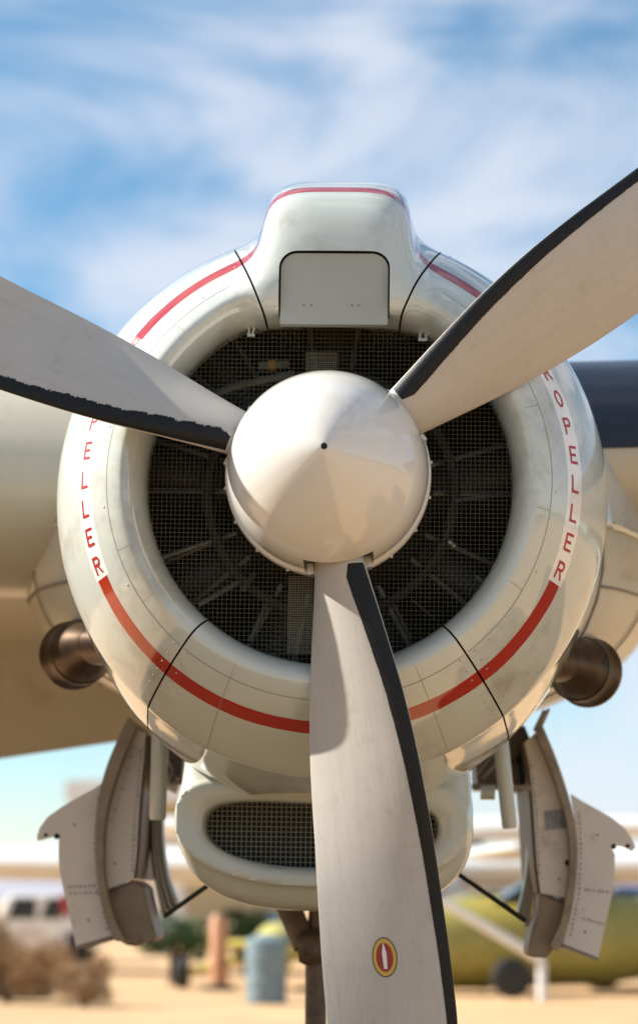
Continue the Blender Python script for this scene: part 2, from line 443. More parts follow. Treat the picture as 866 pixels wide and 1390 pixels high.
# recess for the intake cover
def rrect(w, h, r, n=8, top_only=False):
    pts = []
    for (cx, cz, a0) in ((w - r, h - r, 0), (-w + r, h - r, 90), (-w + r, -h + r, 180), (w - r, -h + r, 270)):
        if top_only and cz < 0:
            pts.append((math.copysign(w, cx), -h)); continue
        for k in range(n + 1):
            a = R(a0 + 90 * k / n); pts.append((cx + r * math.cos(a), cz + r * math.sin(a)))
    return pts
c0, c1 = U(379, 391, .05), U(529, 391, .05)
zt_, zb_ = U(454, 344, .06).z, U(454, 434, .05).z
CW, CX, CZ, CH = (c1.x - c0.x) / 2, (c0.x + c1.x) / 2, (zt_ + zb_) / 2 - .01, (zt_ - zb_) / 2 + .01
cut = MB(); cut.prism([(CX + a, -.2, CZ + b) for a, b in rrect(CW, CH, .05, top_only=True)], (0, .2 + .075, 0))
co = cut.build('cutter', M_black)
boolean(cowl, co)
# panel seams cut right through the ring
def ang_of(px, py, Y): p = U(px, py, Y); return math.degrees(math.atan2(p.z, p.x))
seams = [(ang_of(353, 424, .12) + ang_of(318, 341, .55)) / 2, (ang_of(555, 424, .12) + ang_of(600, 349, .55)) / 2,
         (ang_of(280, 843, .08) + ang_of(201, 975, .55)) / 2, (ang_of(606, 850, .08) + ang_of(690, 1000, .55)) / 2]
print('seams', seams)
cb = MB()
for a in seams:
    q = R(a); rot = Matrix.Rotation(-q, 3, 'Y')
    cb.box(rot @ Vector((.85, .6, 0)), (.9, 1.5, .0055), rot)
boolean(cowl, cb.build('cutter', M_black))
# separate the four panels
bm = bmesh.new(); bm.from_mesh(cowl.data); bm.faces.ensure_lookup_table()
seen = {}; islands = []
for f0 in bm.faces:
    if f0.index in seen: continue
    st = [f0]; seen[f0.index] = len(islands); isl = []
    while st:
        f = st.pop(); isl.append(f.index)
        for e in f.edges:
            for g in e.link_faces:
                if g.index not in seen: seen[g.index] = len(islands); st.append(g)
    islands.append(isl)
vs = np.array([v.co[:] for v in bm.verts]); vs[:, 2] -= AXZ
fl = [[v.index for v in f.verts] for f in bm.faces]; fm = [f.material_index for f in bm.faces]
bm.free()
print('islands', [len(i) for i in islands])
cm_ = cowl.data; bpy.data.objects.remove(cowl); bpy.data.meshes.remove(cm_)
panels = []
for isl in islands:
    if len(isl) < 200: continue
    use = sorted({i for k in isl for i in fl[k]}); mp_ = {u: i for i, u in enumerate(use)}
    o = mesh_obj('cowl_panel', vs[use], [[mp_[i] for i in fl[k]] for k in isl], M_cowl, air, mats=[M_black])
    c = vs[use].mean(0)
    o.data.polygons.foreach_set('material_index', [min(fm[k], 1) for k in isl])
    autosmooth(o, 40)
    panels.append((o, c))
top_panel = max(panels, key=lambda p: p[1][2])[0]; left_panel = min(panels, key=lambda p: p[1][0])[0]
right_panel = max(panels, key=lambda p: p[1][0])[0]; bottom_panel = min(panels, key=lambda p: p[1][2])[0]
tag(top_panel, 'top cowl panel swelling into the air intake scoop'); tag(bottom_panel, 'bottom cowl panel below the engine opening')
tag(left_panel, 'cowl panel with PELLER lettering on the left'); tag(right_panel, 'cowl panel with ROPELLER lettering on the right')
# added black shell, stands in for shade behind the open seams
ln = MB(); ln.lathe([(.19, .55), (.30, .66), (.45, .755), (.62, .79), (1.12, .76)], (0, 0, 0), (0, 1, 0), 64)
ln.build('seam_shade_shell', M_black, air)
# intake cover
cv = MB(); inset = .0048
pts = rrect(CW - inset, CH - inset, .046, top_only=True)
cv.prism([(CX + a, .040, CZ + b) for a, b in pts], (0, .03, 0))
cover = cv.build('intake_cover', M_cover, air); 
bmx = bmesh.new(); bmx.from_mesh(cover.data); bmx.free()
rv = MB()
for px in (412, 423, 478, 487): rv.dome(U(px, 414, .040), (0, -1, 0), .0035, n=6)
for px in (404, 429, 453, 477, 502): 
    p = U(px, 327, .085); rv.dome((p.x, p.y + .0, p.z), (0, -.8, .6), .004, .006, n=6)
o = rv.build('cover_rivet', M_rivet, cover); tag(o, kind='stuff')

def cowl_rivets(parent, items):
    rv = MB()
    for th, y in items:
        p = surf(R(th), y, 0); e = .004; dr = float(Rout(y + e) - Rout(y - e)) / (2 * e); n = Vector((1, -dr)).normalized()
        rv.dome(p, (n.x * math.cos(R(th)), n.y, n.x * math.sin(R(th))), .0034, .0016, 8)
    o = rv.build('cowl_rivet', M_rivetr, parent); tag(o, kind='stuff')
# ---- lettering painted round the cowl
def strokes(ch):
    def arc(cx, cy, rx, ry, a0, a1, n=8): return [(cx + rx * math.cos(R(a0 + (a1 - a0) * k / n)), cy + ry * math.sin(R(a0 + (a1 - a0) * k / n))) for k in range(n + 1)]
    bowl = [(0, 1), (.55, 1)] + arc(.55, .76, .4, .24, 90, -90)[1:] + [(.55, .52), (0, .52)]
    return {'P': [[(0, 0), (0, 1)], bowl], 'R': [[(0, 0), (0, 1)], bowl, [(.45, .52), (.95, 0)]],
            'O': [arc(.48, .5, .46, .5, 0, 360, 18)], 'E': [[(.95, 1), (0, 1), (0, 0), (.95, 0)], [(0, .5), (.75, .5)]],
            'L': [[(0, 1), (0, 0), (.9, 0)]]}[ch]
def surf(th, y, off=.0012):
    r = float(Rout(y)); e = .004; dr = float(Rout(y + e) - Rout(y - e)) / (2 * e)
    n = Vector((1, -dr)).normalized()         # (r, y)
    r += n.x * off + float(droop(y, math.sin(th))); y += n.y * off
    return Vector((r * math.cos(th), y, r * math.sin(th)))
M_rivetr = mat('cowl_rivet_paint', (.36, .36, .31), rough=.3)
yr = list(np.linspace(.085, .34, 9))
cowl_rivets(bottom_panel, [(a + d, y) for a, d in ((seams[2], 2.2), (seams[3], -2.2)) for y in yr])
cowl_rivets(left_panel, [(seams[2] - 2.2, y) for y in yr] + [(seams[0] + 2.0, y) for y in yr[::2]] + [(a, .090) for a in np.arange(125, 230, 21)])
cowl_rivets(right_panel, [(seams[3] + 2.2, y) for y in yr] + [(seams[1] - 2.0, y) for y in yr[::2]] + [(a, .090) for a in np.arange(-45, 60, 21)])
M_joint = mat('joint_line', (.27, .28, .24), rough=.6)
def joint_ring(parent, a0, a1, y, w=.0008):
    v = []; f = []; n = 90
    for k in range(n + 1):
        th = R(a0 + (a1 - a0) * k / n); v += [surf(th, y - w, .0006), surf(th, y + w, .0006)]
    for k in range(n): f.append((2 * k, 2 * k + 1, 2 * k + 3, 2 * k + 2))
    mesh_obj('panel_joint', v, f, M_joint, parent)
for y in (.080,):
    joint_ring(left_panel, seams[0] + .6, 360 + seams[2] - .6, y); joint_ring(bottom_panel, seams[2] + .6, seams[3] - .6, y); joint_ring(right_panel, seams[3] + .6, seams[1] - .6, y)
def joint_line(parent, a, y0, y1, w=.0008):
    v = []; f = []; ys = np.linspace(y0, y1, 24)
    for y in ys:
        d = w / float(Rout(y)); v += [surf(R(a) - d, y, .0006), surf(R(a) + d, y, .0006)]
    for k in range(23): f.append((2 * k, 2 * k + 1, 2 * k + 3, 2 * k + 2))
    mesh_obj('panel_joint', v, f, M_joint, parent)
for a in (135, 160, 200, 215): joint_line(left_panel, a, .052, .080)
for a in (-30, -8, 20, 45): joint_line(right_panel, a, .052, .080)
for a in (-115, -65): joint_line(bottom_panel, a, .052, .36)
joint_line(left_panel, 190, .36, 1.1); joint_line(right_panel, -10, .36, 1.1); joint_line(right_panel, 30, .36, 1.1)
def lettering(word, ths, side, parent):
    ym = (BAND[0] + BAND[1]) / 2; lw, lh, sw = .023, .045, .0072   # letter width along y, height round the ring, stroke
    for ch, th in zip(word, ths):
        b = MB()
        for st in strokes(ch):
            # resample
            P2 = []
            for (a, c) in zip(st[:-1], st[1:]):
                for k in range(4): P2.append((a[0] + (c[0] - a[0]) * k / 4, a[1] + (c[1] - a[1]) * k / 4))
            P2.append(st[-1]); base = len(b.v); n = len(P2)
            Q = [Vector(((u - .48) * lw, (v - .5) * lh)) for u, v in P2]
            for i, q in enumerate(Q):
                d0 = (Q[i] - Q[i - 1]).normalized() if i else None; d1 = (Q[i + 1] - Q[i]).normalized() if i < n - 1 else None
                d = ((d0 or d1) + (d1 or d0)).normalized(); nn = Vector((-d.y, d.x))
                k = 1 / max(.6, nn.dot(Vector((-(d1 or d0).y, (d1 or d0).x))))
                ext = Vector((0, 0))
                if i == 0: ext = -d * sw * .4
                if i == n - 1: ext = d * sw * .4
                for sgn in (-1, 1):
                    w = q + ext + nn * sgn * sw / 2 * k * (.75 if abs(nn.x) > abs(nn.y) else 1.1)
                    yy = ym + side * w.x; rr = float(Rout(ym))
                    b.v.append(tuple(surf(th + side * w.y / rr, yy)))
            for i in range(n - 1):
                a = base + 2 * i; b.f.append([a, a + 1, a + 3, a + 2])
        b.build('warning_letter', M_red, parent)
word = 'PROPELLER'
step = 6.95
for i, ch in enumerate(word):
    a = -20.6 + (8 - i) * step
    lettering([ch], [R(a)], 1, right_panel)
    lettering([ch], [R(180 - a)], -1, left_panel)

# ---- propeller
SPY0, SPY1, SPR = -0.36, 0.02, 0.279
def spin_r(y):
    t = min(max((y - SPY0) / (SPY1 - SPY0), 0), 1)
    return SPR * math.sin(math.pi / 2 * min(1, t / .92) ** .735)
sp = MB()
prof = [(SPY0 + (SPY1 - SPY0) * t, max(spin_r(SPY0 + (SPY1 - SPY0) * t), .0004)) for t in (np.linspace(0, 1, 70) ** 1.7)]
prof += [(.030, SPR), (.030, SPR * .5), (.031, .0004)]
sp.lathe(prof, (0, 0, 0), (0, 1, 0), 128, cap=True)
spin = sp.build('spinner', M_spin, None, 30)
BANG = [R(37.7), R(157.7), R(-82.2)]
cb = MB()
for a in BANG:
    rot = Matrix.Rotation(-a, 3, 'Y')
    cb.box(rot @ Vector((.33, .02, 0)), (.26, .23, .19), rot)
cc = cb.build('cutter', M_black)
boolean(spin, cc); spin.parent = air; spin.name = 'spinner'; autosmooth(spin, 30)
spin.data.name = 'spinner'
b = MB(); b.lathe([(-.362, .0085), (-.357, .0088)], (0, 0, 0), (0, 1, 0), 16, cap=True); b.build('tip_hole', M_black, spin)
b = MB(); b.lathe([(.026, .2), (.026, .284), (.032, .287), (.060, .287), (.062, .2)], (0, 0, 0), (0, 1, 0), 96); b.build('spinner_ring', M_spin, spin)
for k in range(18):
    a = 2 * math.pi * (k + .4) / 18
    if min(abs((a - q + math.pi) % (2 * math.pi) - math.pi) for q in BANG) < .33: continue
    b = MB(); b.dome((.2855 * math.cos(a), .045, .2855 * math.sin(a)), (math.cos(a), 0, math.sin(a)), .0065, .008, 8)
    b.build('ring_screw', M_rivetl, spin)
b = MB(); b.lathe([(-.15, .19), (.1, .19), (.12, .12), (.3, .12)], (0, 0, 0), (0, 1, 0), 32, cap=True); b.build('propeller_hub', M_engine, air)

BR = np.array([.10, .18, .26, .34, .42, .52, .62, .72, .82, .92, 1.12, 1.32, 1.50, 1.64, 1.72, 1.765, 1.785])
BH = np.array([.052, .055, .064, .079, .094, .111, .127, .139, .148, .154, .163, .170, .172, .160, .132, .088, .03])
BP = np.interp(BR, [.1, .26, .5, .8, .95, 1.12, 1.4, 1.8], [35, 34, 31, 26.5, 21, 12, 6, 3])
TF = np.interp(BR, [.1, .2, .3, .45, .7, 1.1, 1.5, 1.8], [.052, .052, .046, .036, .026, .018, .013, .006])
TBK = np.interp(BR, [.1, .2, .3, .45, .7, 1.1, 1.8], [.052, .050, .036, .020, .010, .006, .003])
YB = -0.03
def fine(x, tab): return float(np.interp(x, BRS, tab))
BRS = np.linspace(.10, 1.785, 120)
def smt(v):
    x = np.interp(BRS, BR, v); k = np.hanning(9); k /= k.sum()
    p = np.concatenate([np.full(4, x[0]), x, np.full(4, x[-1])]); y = np.convolve(p, k, 'valid'); y[-4:] = x[-4:]; return y
BHs, BPs, TFs, TBs = smt(BH), smt(BP), smt(TF), smt(TBK)
def blade_pt(ang, r, u, side, off=0.0):
    """u -1 (trailing) .. 1 (leading edge); side +1 front (cambered), -1 back"""
    h = fine(r, BHs); p = R(fine(r, BPs)); c = h / math.cos(p)
    t = fine(r, TFs) if side > 0 else fine(r, TBs)
    rd = min(max((r - .18) / .3, 0), 1)
    shp_round = math.sqrt(max(0, 1 - u * u))
    w = (1 - u) / 2                                   # 0 at the leading edge
    shp_air = 2.1 * (math.sqrt(max(w, 0)) * (1 - w)) * 1.25 if True else 0
    shp_air = (2.598 * math.sqrt(max(w, 0)) * (1 - w)) * .9 + .1 * shp_round
    s = shp_round * (1 - rd) + shp_air * rd
    z = (t * s + off) * (1 if side > 0 else -1)
    e_r = Vector((math.cos(ang), 0, math.sin(ang))); e_t = Vector((-math.sin(ang), 0, math.cos(ang)))
    ch = e_t * math.cos(p) + Vector((0, -math.sin(p), 0)); nn = e_t * (-math.sin(p)) + Vector((0, -math.cos(p), 0))
    sweep = -.006 * max(0, r - 1.0) / .3
    return Vector((0, YB, 0)) + e_r * r + ch * (u * c) + e_t * sweep + nn * z
def make_blade(ang, rag, label):
    us = -np.cos(np.linspace(0, math.pi, 26))
    loop = [(u, 1) for u in us] + [(u, -1) for u in us[::-1][1:-1]]
    n = len(loop); v = []; f = []
    for r in BRS:
        for (u, s) in loop: v.append(blade_pt(ang, r, u, s))
    for i in range(len(BRS) - 1):
        for k in range(n): f.append((i * n + k, i * n + (k + 1) % n, (i + 1) * n + (k + 1) % n, (i + 1) * n + k))
    e = (len(BRS) - 1) * n; f.append([e + k for k in range(n)])
    o = mesh_obj('propeller_blade', v, f, blade_mat(ang), air); autosmooth(o, 50); tag(o, label)
    # black rubber de-icing boot on the leading edge
    v = []; f = []; rs = np.linspace(.275, 1.64, 640); nu = 9; r_ = random.Random(int(ang * 100))
    prev = 0
    for i, r in enumerate(rs):
        h = fine(r, BHs); p = R(fine(r, BPs)); c = h / math.cos(p)
        w = np.interp(r, [.27, .31, .36, .7, 1.1, 1.64], [.024, .042, .044, .040, .032, .026])
        prev = prev * .25 + r_.gauss(0, 1) * rag
        w += prev + (rag * 1.6 * math.sin(r * 31) * math.sin(r * 57))
        uf = 1 - max(w, .01) / c; ub = 1 - .03 / c
        prof_ = [(uf + (1 - uf) * (1 - (1 - k / (nu - 1)) ** 2), 1) for k in range(nu)] + [(1 - (1 - ub) * k / 3, -1) for k in range(1, 4)]
        for (u, s) in prof_: v.append(blade_pt(ang, r, u, s, .0016 + (.0012 if u == 1 else 0)))
    m = nu + 3
    for i in range(len(rs) - 1):
        for k in range(m - 1): f.append((i * m + k, i * m + k + 1, (i + 1) * m + k + 1, (i + 1) * m + k))
    mesh_obj('deicing_boot', v, f, M_boot, o)
    for s in (-1, 1):
        cl = MB()
        e_r = Vector((math.cos(ang), 0, math.sin(ang))); e_t = Vector((-math.sin(ang), 0, math.cos(ang)))
        cl.box(e_r * .262 + e_t * s * .080 + Vector((0, .03, 0)), (.03, .05, .018), Matrix.Rotation(-ang, 3, 'Y'))
        cl.build('root_clamp', M_spin, o)
    return o
b1 = make_blade(BANG[0], .0003, 'propeller blade sweeping up to the right with clean black leading edge')
b2 = make_blade(BANG[1], .0022, 'propeller blade reaching left with a worn ragged black leading edge')
b3 = make_blade(BANG[2], .00025, 'propeller blade hanging down with a red and gold oval emblem')
# oval emblem on the hanging blade
def emblem():
    r0, u0 = 1.325, .0; c = fine(r0, BHs) / math.cos(R(fine(r0, BPs)))
    root = None
    def disc(name, m, ax, ay, off, poly=None):
        v = []; f = []; n = 36
        if poly is None:
            v.append(blade_pt(BANG[2], r0, u0, 1, off))
            for k in range(n):
                a = 2 * math.pi * k / n; v.append(blade_pt(BANG[2], r0 + ay * math.sin(a), u0 + ax * math.cos(a) / c, 1, off))
            f = [(0, 1 + k, 1 + (k + 1) % n) for k in range(n)]
        else:
            for (a, b_) in poly: v.append(blade_pt(BANG[2], r0 + b_, u0 + a / c, 1, off))
            f = [list(range(len(v)))]
        return mesh_obj(name, v, f, m, b3)
    gold = mat('emblem_gold', (.55, .36, .06), .4); redm = mat('emblem_red', (.30, .02, .02), .4); wh = mat('emblem_white', (.75, .73, .68), .4); bk = mat('emblem_black', (.02, .02, .02), .4)
    disc('emblem_rim', bk, .0335, .052, .0012); disc('emblem_border', gold, .031, .049, .0018); disc('emblem_field', redm, .0225, .038, .0024)
    disc('emblem_spear', wh, 0, 0, .0032, [(0, -.040), (-.006, -.012), (-.0045, .03), (.0045, .03), (.006, -.012)])
emblem()

# ---- wire screen, its brackets, engine behind
def screen_wires(b, cx, cz, y, inside, x0, x1, z0, z1, step, t):
    def run(fix, lo, hi, horiz):
        s = np.linspace(lo, hi, 160); ok = [inside(*( (q, fix) if horiz else (fix, q))) for q in s]
        i = 0
        while i < len(s):
            if ok[i]:
                j = i
                while j + 1 < len(s) and ok[j + 1]: j += 1
                if j > i:
                    m, L = (s[i] + s[j]) / 2, s[j] - s[i]
                    if horiz: b.box((cx + m, y, cz + fix), (L, t, t))
                    else: b.box((cx + fix, y + t * .9, cz + m), (t, t, L))
                i = j + 1
            else: i += 1
    for q in np.arange(z0, z1, step): run(q, x0, x1, True)
    for q in np.arange(x0, x1, step): run(q, z0, z1, False)
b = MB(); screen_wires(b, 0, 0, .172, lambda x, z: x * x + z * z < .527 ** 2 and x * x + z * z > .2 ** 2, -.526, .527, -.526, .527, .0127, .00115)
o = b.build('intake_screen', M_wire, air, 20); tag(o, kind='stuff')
for (px, py, w, h) in ((437, 492, 44, 30), (408, 835, 34, 108)):
    c = U(px, py, .20); w2, h2 = w / 484 / 2, h / 484 / 2
    b = MB(); screen_wires(b, c.x, c.z, .20, lambda x, z: abs(x) <= w2 + 1e-6 and abs(z) <= h2 + 1e-6, -w2, w2 + .001, -h2, h2 + .001, .0065, .0013)
    o = b.build('fine_screen', M_wireb, air, 20); tag(o, kind='stuff')
for (px, py, dx) in ((341, 446, -1), (573, 452, 1)):
    b = MB(); p = U(px, py, .158)
    b.box(p + Vector((-.006, 0, .004)), (.006, .008, .042)); b.box(p + Vector((.008, 0, .0)), (.006, .008, .046), Matrix.Rotation(R(-14 * dx), 3, 'Y')); b.box(p + Vector((0, -.001, -.02)), (.022, .01, .008))
    b.build('screen_bracket', M_rivetl, air)
b = MB(); b.lathe([(.14, .16), (.16, .2), (.3, .26), (.36, .30), (.8, .32)], (0, 0, 0), (0, 1, 0), 40); b.build('crankcase', M_engine, air)
b = MB(); b.lathe([(.86, .001), (.86, .76)], (0, 0, 0), (0, 1, 0), 48); b.build('dark_firewall', M_black, air)  # flat black disc, puts the darkness behind the engine into colour
for k in range(9):
    a = 2 * math.pi * (k + .25) / 9; d = Vector((math.cos(a), 0, math.sin(a))); o0 = Vector((0, .56, 0)); t = Vector((-math.sin(a), 0, math.cos(a)))
    b = MB(); pr = []
    for q in range(20): 
        s = .30 + .017 * q; pr += [(s, .088), (s, .108), (s + .005, .108), (s + .005, .088)]
    pr += [(.66, .10), (.70, .06)]
    b.lathe(pr, o0, d, 20); cyl = b.build('engine_cylinder', M_engine, air)
    for s in (-1, 1):
        b = MB(); b.tube(Vector((0, .36, 0)) + d * .25 + t * s * .035, Vector((0, .42, 0)) + d * .60 + t * s * .085, .0085, n=8); b.build('pushrod', M_rod, cyl)
    b = MB(); b.box(Vector((0, .42, 0)) + d * .62, (.09, .09, .14), Matrix.Rotation(-a, 3, 'Y')); b.build('rocker_box', M_engine, cyl)
b = MB(); b.path([Vector((.36 * math.cos(q), .33, .36 * math.sin(q))) for q in np.linspace(0, 2 * math.pi, 49)], .016, 8, False); b.build('ignition_ring', M_engine, air)
b = MB(); p0, p1 = U(352, 497, .30), U(392, 494, .30); b.tube(p0, p1, .016, n=10); hose = b.build('hose_coupling', M_rod, air)
b = MB(); q0, q1 = p0.lerp(p1, .32), p0.lerp(p1, .55); b.tube(q0, q1, .0175, n=10); b.build('ochre_band', M_ochre, hose)
b = MB(); b.path([U(280, 540, .3), U(320, 525, .28), U(400, 508, .28)], .014, 8); b.build('oil_line', M_rod, air)
for (x0, y0, x1, y1, r) in ((205, 762, 292, 733, .007), (268, 822, 327, 789, .0085), (339, 872, 362, 820, .008), (535, 822, 557, 868, .007), (615, 680, 672, 673, .007), (612, 690, 605, 715, .004), (560, 815, 590, 840, .004), (330, 800, 345, 780, .010)):
    b = MB(); b.tube(U(x0, y0, .27), U(x1, y1, .33), r, n=8); b.build('engine_rod', M_rod, air)
for (px, py) in ((608, 734), (646, 783)):
    b = MB(); p = U(px, py, .27); b.tube(p, p + Vector((.02, .01, -.014)), .008, n=8); b.build('engine_fitting', M_steel, air)

# ---- oil cooler housing under the cowl
CHX = U(441, 1120, .75).x; CHZ = U(441, 1128, .75).z
def sd_chin(x, y, z):
    xx = (x - CHX)
    zz = z - CHZ
    hw = .448
    dz = np.where(zz < 0, zz / .242, zz / .75)
    body = ((np.abs(xx) / hw) ** 3.0 + np.abs(dz) ** 2.2) ** (1 / 2.5) - 1
    body = body * .24
    front = .725 + .07 * np.clip(-zz / .25, 0, 1) ** 2 + .035 * np.clip((zz - .13) / .12, 0, 1) - y
    body = smax(body, front, .13)
    body = smax(body, y - 2.0, .1)
    # mouth, curved like a smile, its rim slightly raised
    def mouth(gx, gz):
        wz = zz + .004 - .030 * (xx / .36) ** 2 + .012
        m = ((np.abs(xx + .012) / gx) ** 3.2 + (np.abs(wz) / gz) ** 2.6) ** (1 / 2.8) - 1
        return m * gz
    rim = np.maximum(np.abs(mouth(.385, .130)) - .022, np.abs(y - .755) - .03)
    body = smin(body, rim, .035)
    mo = np.maximum(mouth(.352, .096), y - .92)
    return smax(body, -mo, .04)
P, F = surface_nets(sd_chin, (-.6, .6, CHZ - .34), (.6, 2.1, CHZ + .5), 0.0125)
chin = mesh_obj('oil_cooler_housing', P, F, M_grey, air); autosmooth(chin, 50)
b = MB(); screen_wires(b, CHX - .01, CHZ, .845, lambda x, z: (abs(x) / .385) ** 3 + (abs(z - .025 * (x / .36) ** 2) / .125) ** 2.4 < 1, -.385, .385, -.125, .156, .0152, .0017)
o = b.build('oil_cooler_screen', M_wireb, chin, 20); tag(o, kind='stuff')
rv = MB()
dgc = chin.data; pts_ = np.array([v.co[:] for v in dgc.vertices])
for a in np.arange(-168, -8, 8.0):
    d = np.array([CHX + .42 * math.cos(R(a)), .98, AXZ + CHZ + .02 + .26 * math.sin(R(a))]); i = ((pts_ - d) ** 2).sum(1).argmin(); q = dgc.vertices[i]
    rv.dome((q.co.x, q.co.y, q.co.z - AXZ), q.normal, .0045, .002, 7)
o = rv.build('housing_screw', M_rivet, chin); tag(o, kind='stuff')
b = MB(); b.box((CHX, .90, CHZ), (.76, .01, .24)); b.build('cooler_core', M_black, chin)

# ---- nacelle behind the cowl
NY = [1.02, 1.16, 1.35, 1.60, 1.9, 2.3, 2.8, 3.4, 4.2]
NW = [.74, .82, .95, 1.07, 1.15, 1.18, 1.12, 1.0, .78]
NT = [.74, .78, .80, .80, .78, .74, .68, .6, .5]
NB = [.70, .70, .64, .60, .58, .56, .54, .5, .4]
def nac(th, y):
    w, t, b_ = (float(np.interp(y, NY, q)) for q in (NW, NT, NB))
    c, s = math.cos(th), math.sin(th); e = 2 / 2.15
    return Vector((math.copysign(abs(c) ** e * w, c), y, math.copysign(abs(s) ** e * (t if s > 0 else b_), s)))
v = []; f = []; n = 96; ys = np.linspace(1.02, 4.2, 64)
for y in ys:
    for k in range(n): v.append(nac(2 * math.pi * k / n, y))
for i in range(len(ys) - 1):
    for k in range(n): f.append((i * n + k, i * n + (k + 1) % n, (i + 1) * n + (k + 1) % n, (i + 1) * n + k))
f.append([(len(ys) - 1) * n + k for k in range(n)])
nacelle = mesh_obj('nacelle', v, f, M_wing, air); autosmooth(nacelle, 50)
def nac_patch(name, a0, a1, y0, y1, off, m, nn=14):
    v = []; f = []
    for i in range(nn + 1):
        for k in range(nn + 1):
            th, y = R(a0 + (a1 - a0) * k / nn), y0 + (y1 - y0) * i / nn
            p = nac(th, y); e = 1e-3
            nrm = (nac(th + e, y) - p).cross(nac(th, y + e) - p).normalized()
            if nrm.dot(Vector((p.x, 0, p.z))) < 0: nrm = -nrm
            v.append(p + nrm * off)
    for i in range(nn):
        for k in range(nn): a = i * (nn + 1) + k; f.append((a, a + 1, a + nn + 2, a + nn + 1))
    o = mesh_obj(name, v, f, m, nacelle); md = o.modifiers.new('thick', 'SOLIDIFY'); md.thickness = .004; md.offset = -1
    return o
M_fair = mat('fairing_alloy', (0.55, 0.58, 0.56), rough=.22, metal=.35, coat=.3, var=.1, vscale=8, bump=.08, bscale=9)
nac_patch('fairing_panel', 152, 176, 1.25, 1.95, .004, M_fair)
nac_patch('fairing_panel', 4, 28, 1.25, 1.95, .004, M_fair)
rv = MB()
for a0 in (152, 176, 4, 28):
    for y in np.arange(1.3, 1.95, .07):
        p = nac(R(a0 + (1.5 if a0 in (152, 4) else -1.5)), y); rv.dome(p * 1.0 + Vector((math.copysign(.006, p.x), -.003, 0)), (math.copysign(.6, p.x), -.8, .1), .006, .005, 6)
o = rv.build('fairing_screw', M_rivet, nacelle); tag(o, kind='stuff')

for (a0, a1, y0, y1) in ((120, 235, 1.24, 1.248), (-55, 60, 1.24, 1.248), (150, 232, 1.60, 1.609), (-52, 30, 1.60, 1.609), (189.6, 190.4, 1.25, 2.4), (-10.4, -9.6, 1.25, 2.4), (219.7, 220.3, 1.25, 2.4), (-40.3, -39.7, 1.25, 2.4)):
    nac_patch('panel_joint', a0, a1, y0, y1, .0025, M_rivet)
# ---- wings: section lofted along x
def wing(side, x0, x1, dihedral, le, flap_y, te, flap_pts):
    """le = (y, z) of the nose; returns the wing with a separate drooped flap"""
    n = 24
    yc = np.concatenate([(1 - np.cos(np.linspace(0, math.pi / 2, n)))]) * (flap_y - le[0])
    def nose(d, L): return math.sqrt(max(0, 1 - (1 - min(1, d / L)) ** 2))
    def sec(x):
        dz = dihedral * (abs(x) - .9); pts = []
        for d in yc[::-1]:
            t = d / (flap_y - le[0]); pts.append((x, le[0] + d, le[1] + dz + (.43 if side > 0 else .54) * nose(d, .62) - .26 * max(0, t - .3) ** 1.5))
        for d in yc[1:]:
            t = d / (flap_y - le[0]); pts.append((x, le[0] + d, le[1] + dz - .32 * nose(d, .60) + .03 * max(0, t - .3)))
        return pts
    xs = np.linspace(x0, x1, 14); v = []; f = []
    for x in xs: v += sec(side * x)
    m = 2 * n - 1
    for i in range(len(xs) - 1):
        for k in range(m): f.append((i * m + k, i * m + (k + 1) % m, (i + 1) * m + (k + 1) % m, (i + 1) * m + k))
    f.append(list(range(m))); f.append([(len(xs) - 1) * m + k for k in range(m)])
    w = mesh_obj('wing', v, f, M_wing, air); autosmooth(w, 40)
    fb = MB()
    fs = dihedral if side > 0 else -.16
    pts0 = [(side * x0, y, z + (fs * (x0 - 1.2) * (1 if y > 3.7 else .2))) for y, z in flap_pts]
    pts1 = [(side * x1, y, z + (fs * (x1 - 1.2) * (1 if y > 3.7 else .2))) for y, z in flap_pts]
    q = len(pts0); fb.v += pts0 + pts1; fb.f += [list(range(q)), list(range(q, 2 * q))[::-1]] + [[i, i + q, (i + 1) % q + q, (i + 1) % q] for i in range(q)]
    fb.build('flap', M_wing, w, 40)
    return w, sec
wr, secr = wing(1, .5, 6.5, .035, (1.38, .36), 3.45, None, [(3.46, .12), (3.54, .42), (4.4, .08), (4.41, .04), (3.6, .02), (3.48, .05)])
wl_, secl = wing(-1, .5, 3.4, .0, (1.32, .22), 3.45, None, [(3.46, .12), (3.54, .42), (4.32, -.44), (4.32, -.47), (3.6, -.02), (3.48, .05)])
# rubber de-icing boot on the outboard wing's nose
M_wboot = mat('wing_boot', (0.008, 0.011, 0.02), rough=.25, var=.3, vscale=3, bump=.06, bscale=14)
v = []; f = []; xs = np.linspace(.72, 6.4, 12); K = list(range(13, 24))
for x in xs:
    s = secr(x); cpt = Vector((x, 2.3, s[23][2]))
    for k in K: 
        p = Vector(s[k]); d = (p - cpt); d.x = 0; v.append(p + d.normalized() * .005)
m = len(K)
for i in range(len(xs) - 1):
    for k in range(m - 1): f.append((i * m + k, i * m + k + 1, (i + 1) * m + k + 1, (i + 1) * m + k))
mesh_obj('deicing_boot', v, f, M_wboot, wr)
# rows of rivets under the wings
rv = MB()
for x in (1.12, 1.2, 1.55, 1.63):
    for y in np.arange(2.0, 3.4, .06):
        z = np.interp(y, [q[1] for q in secr(x)[24:]], [q[2] for q in secr(x)[24:]]); rv.dome((x, y, z - .0005), (0, 0, -1), .010, .005, 6)
o = rv.build('wing_rivet', M_rivet, wr); tag(o, kind='stuff')

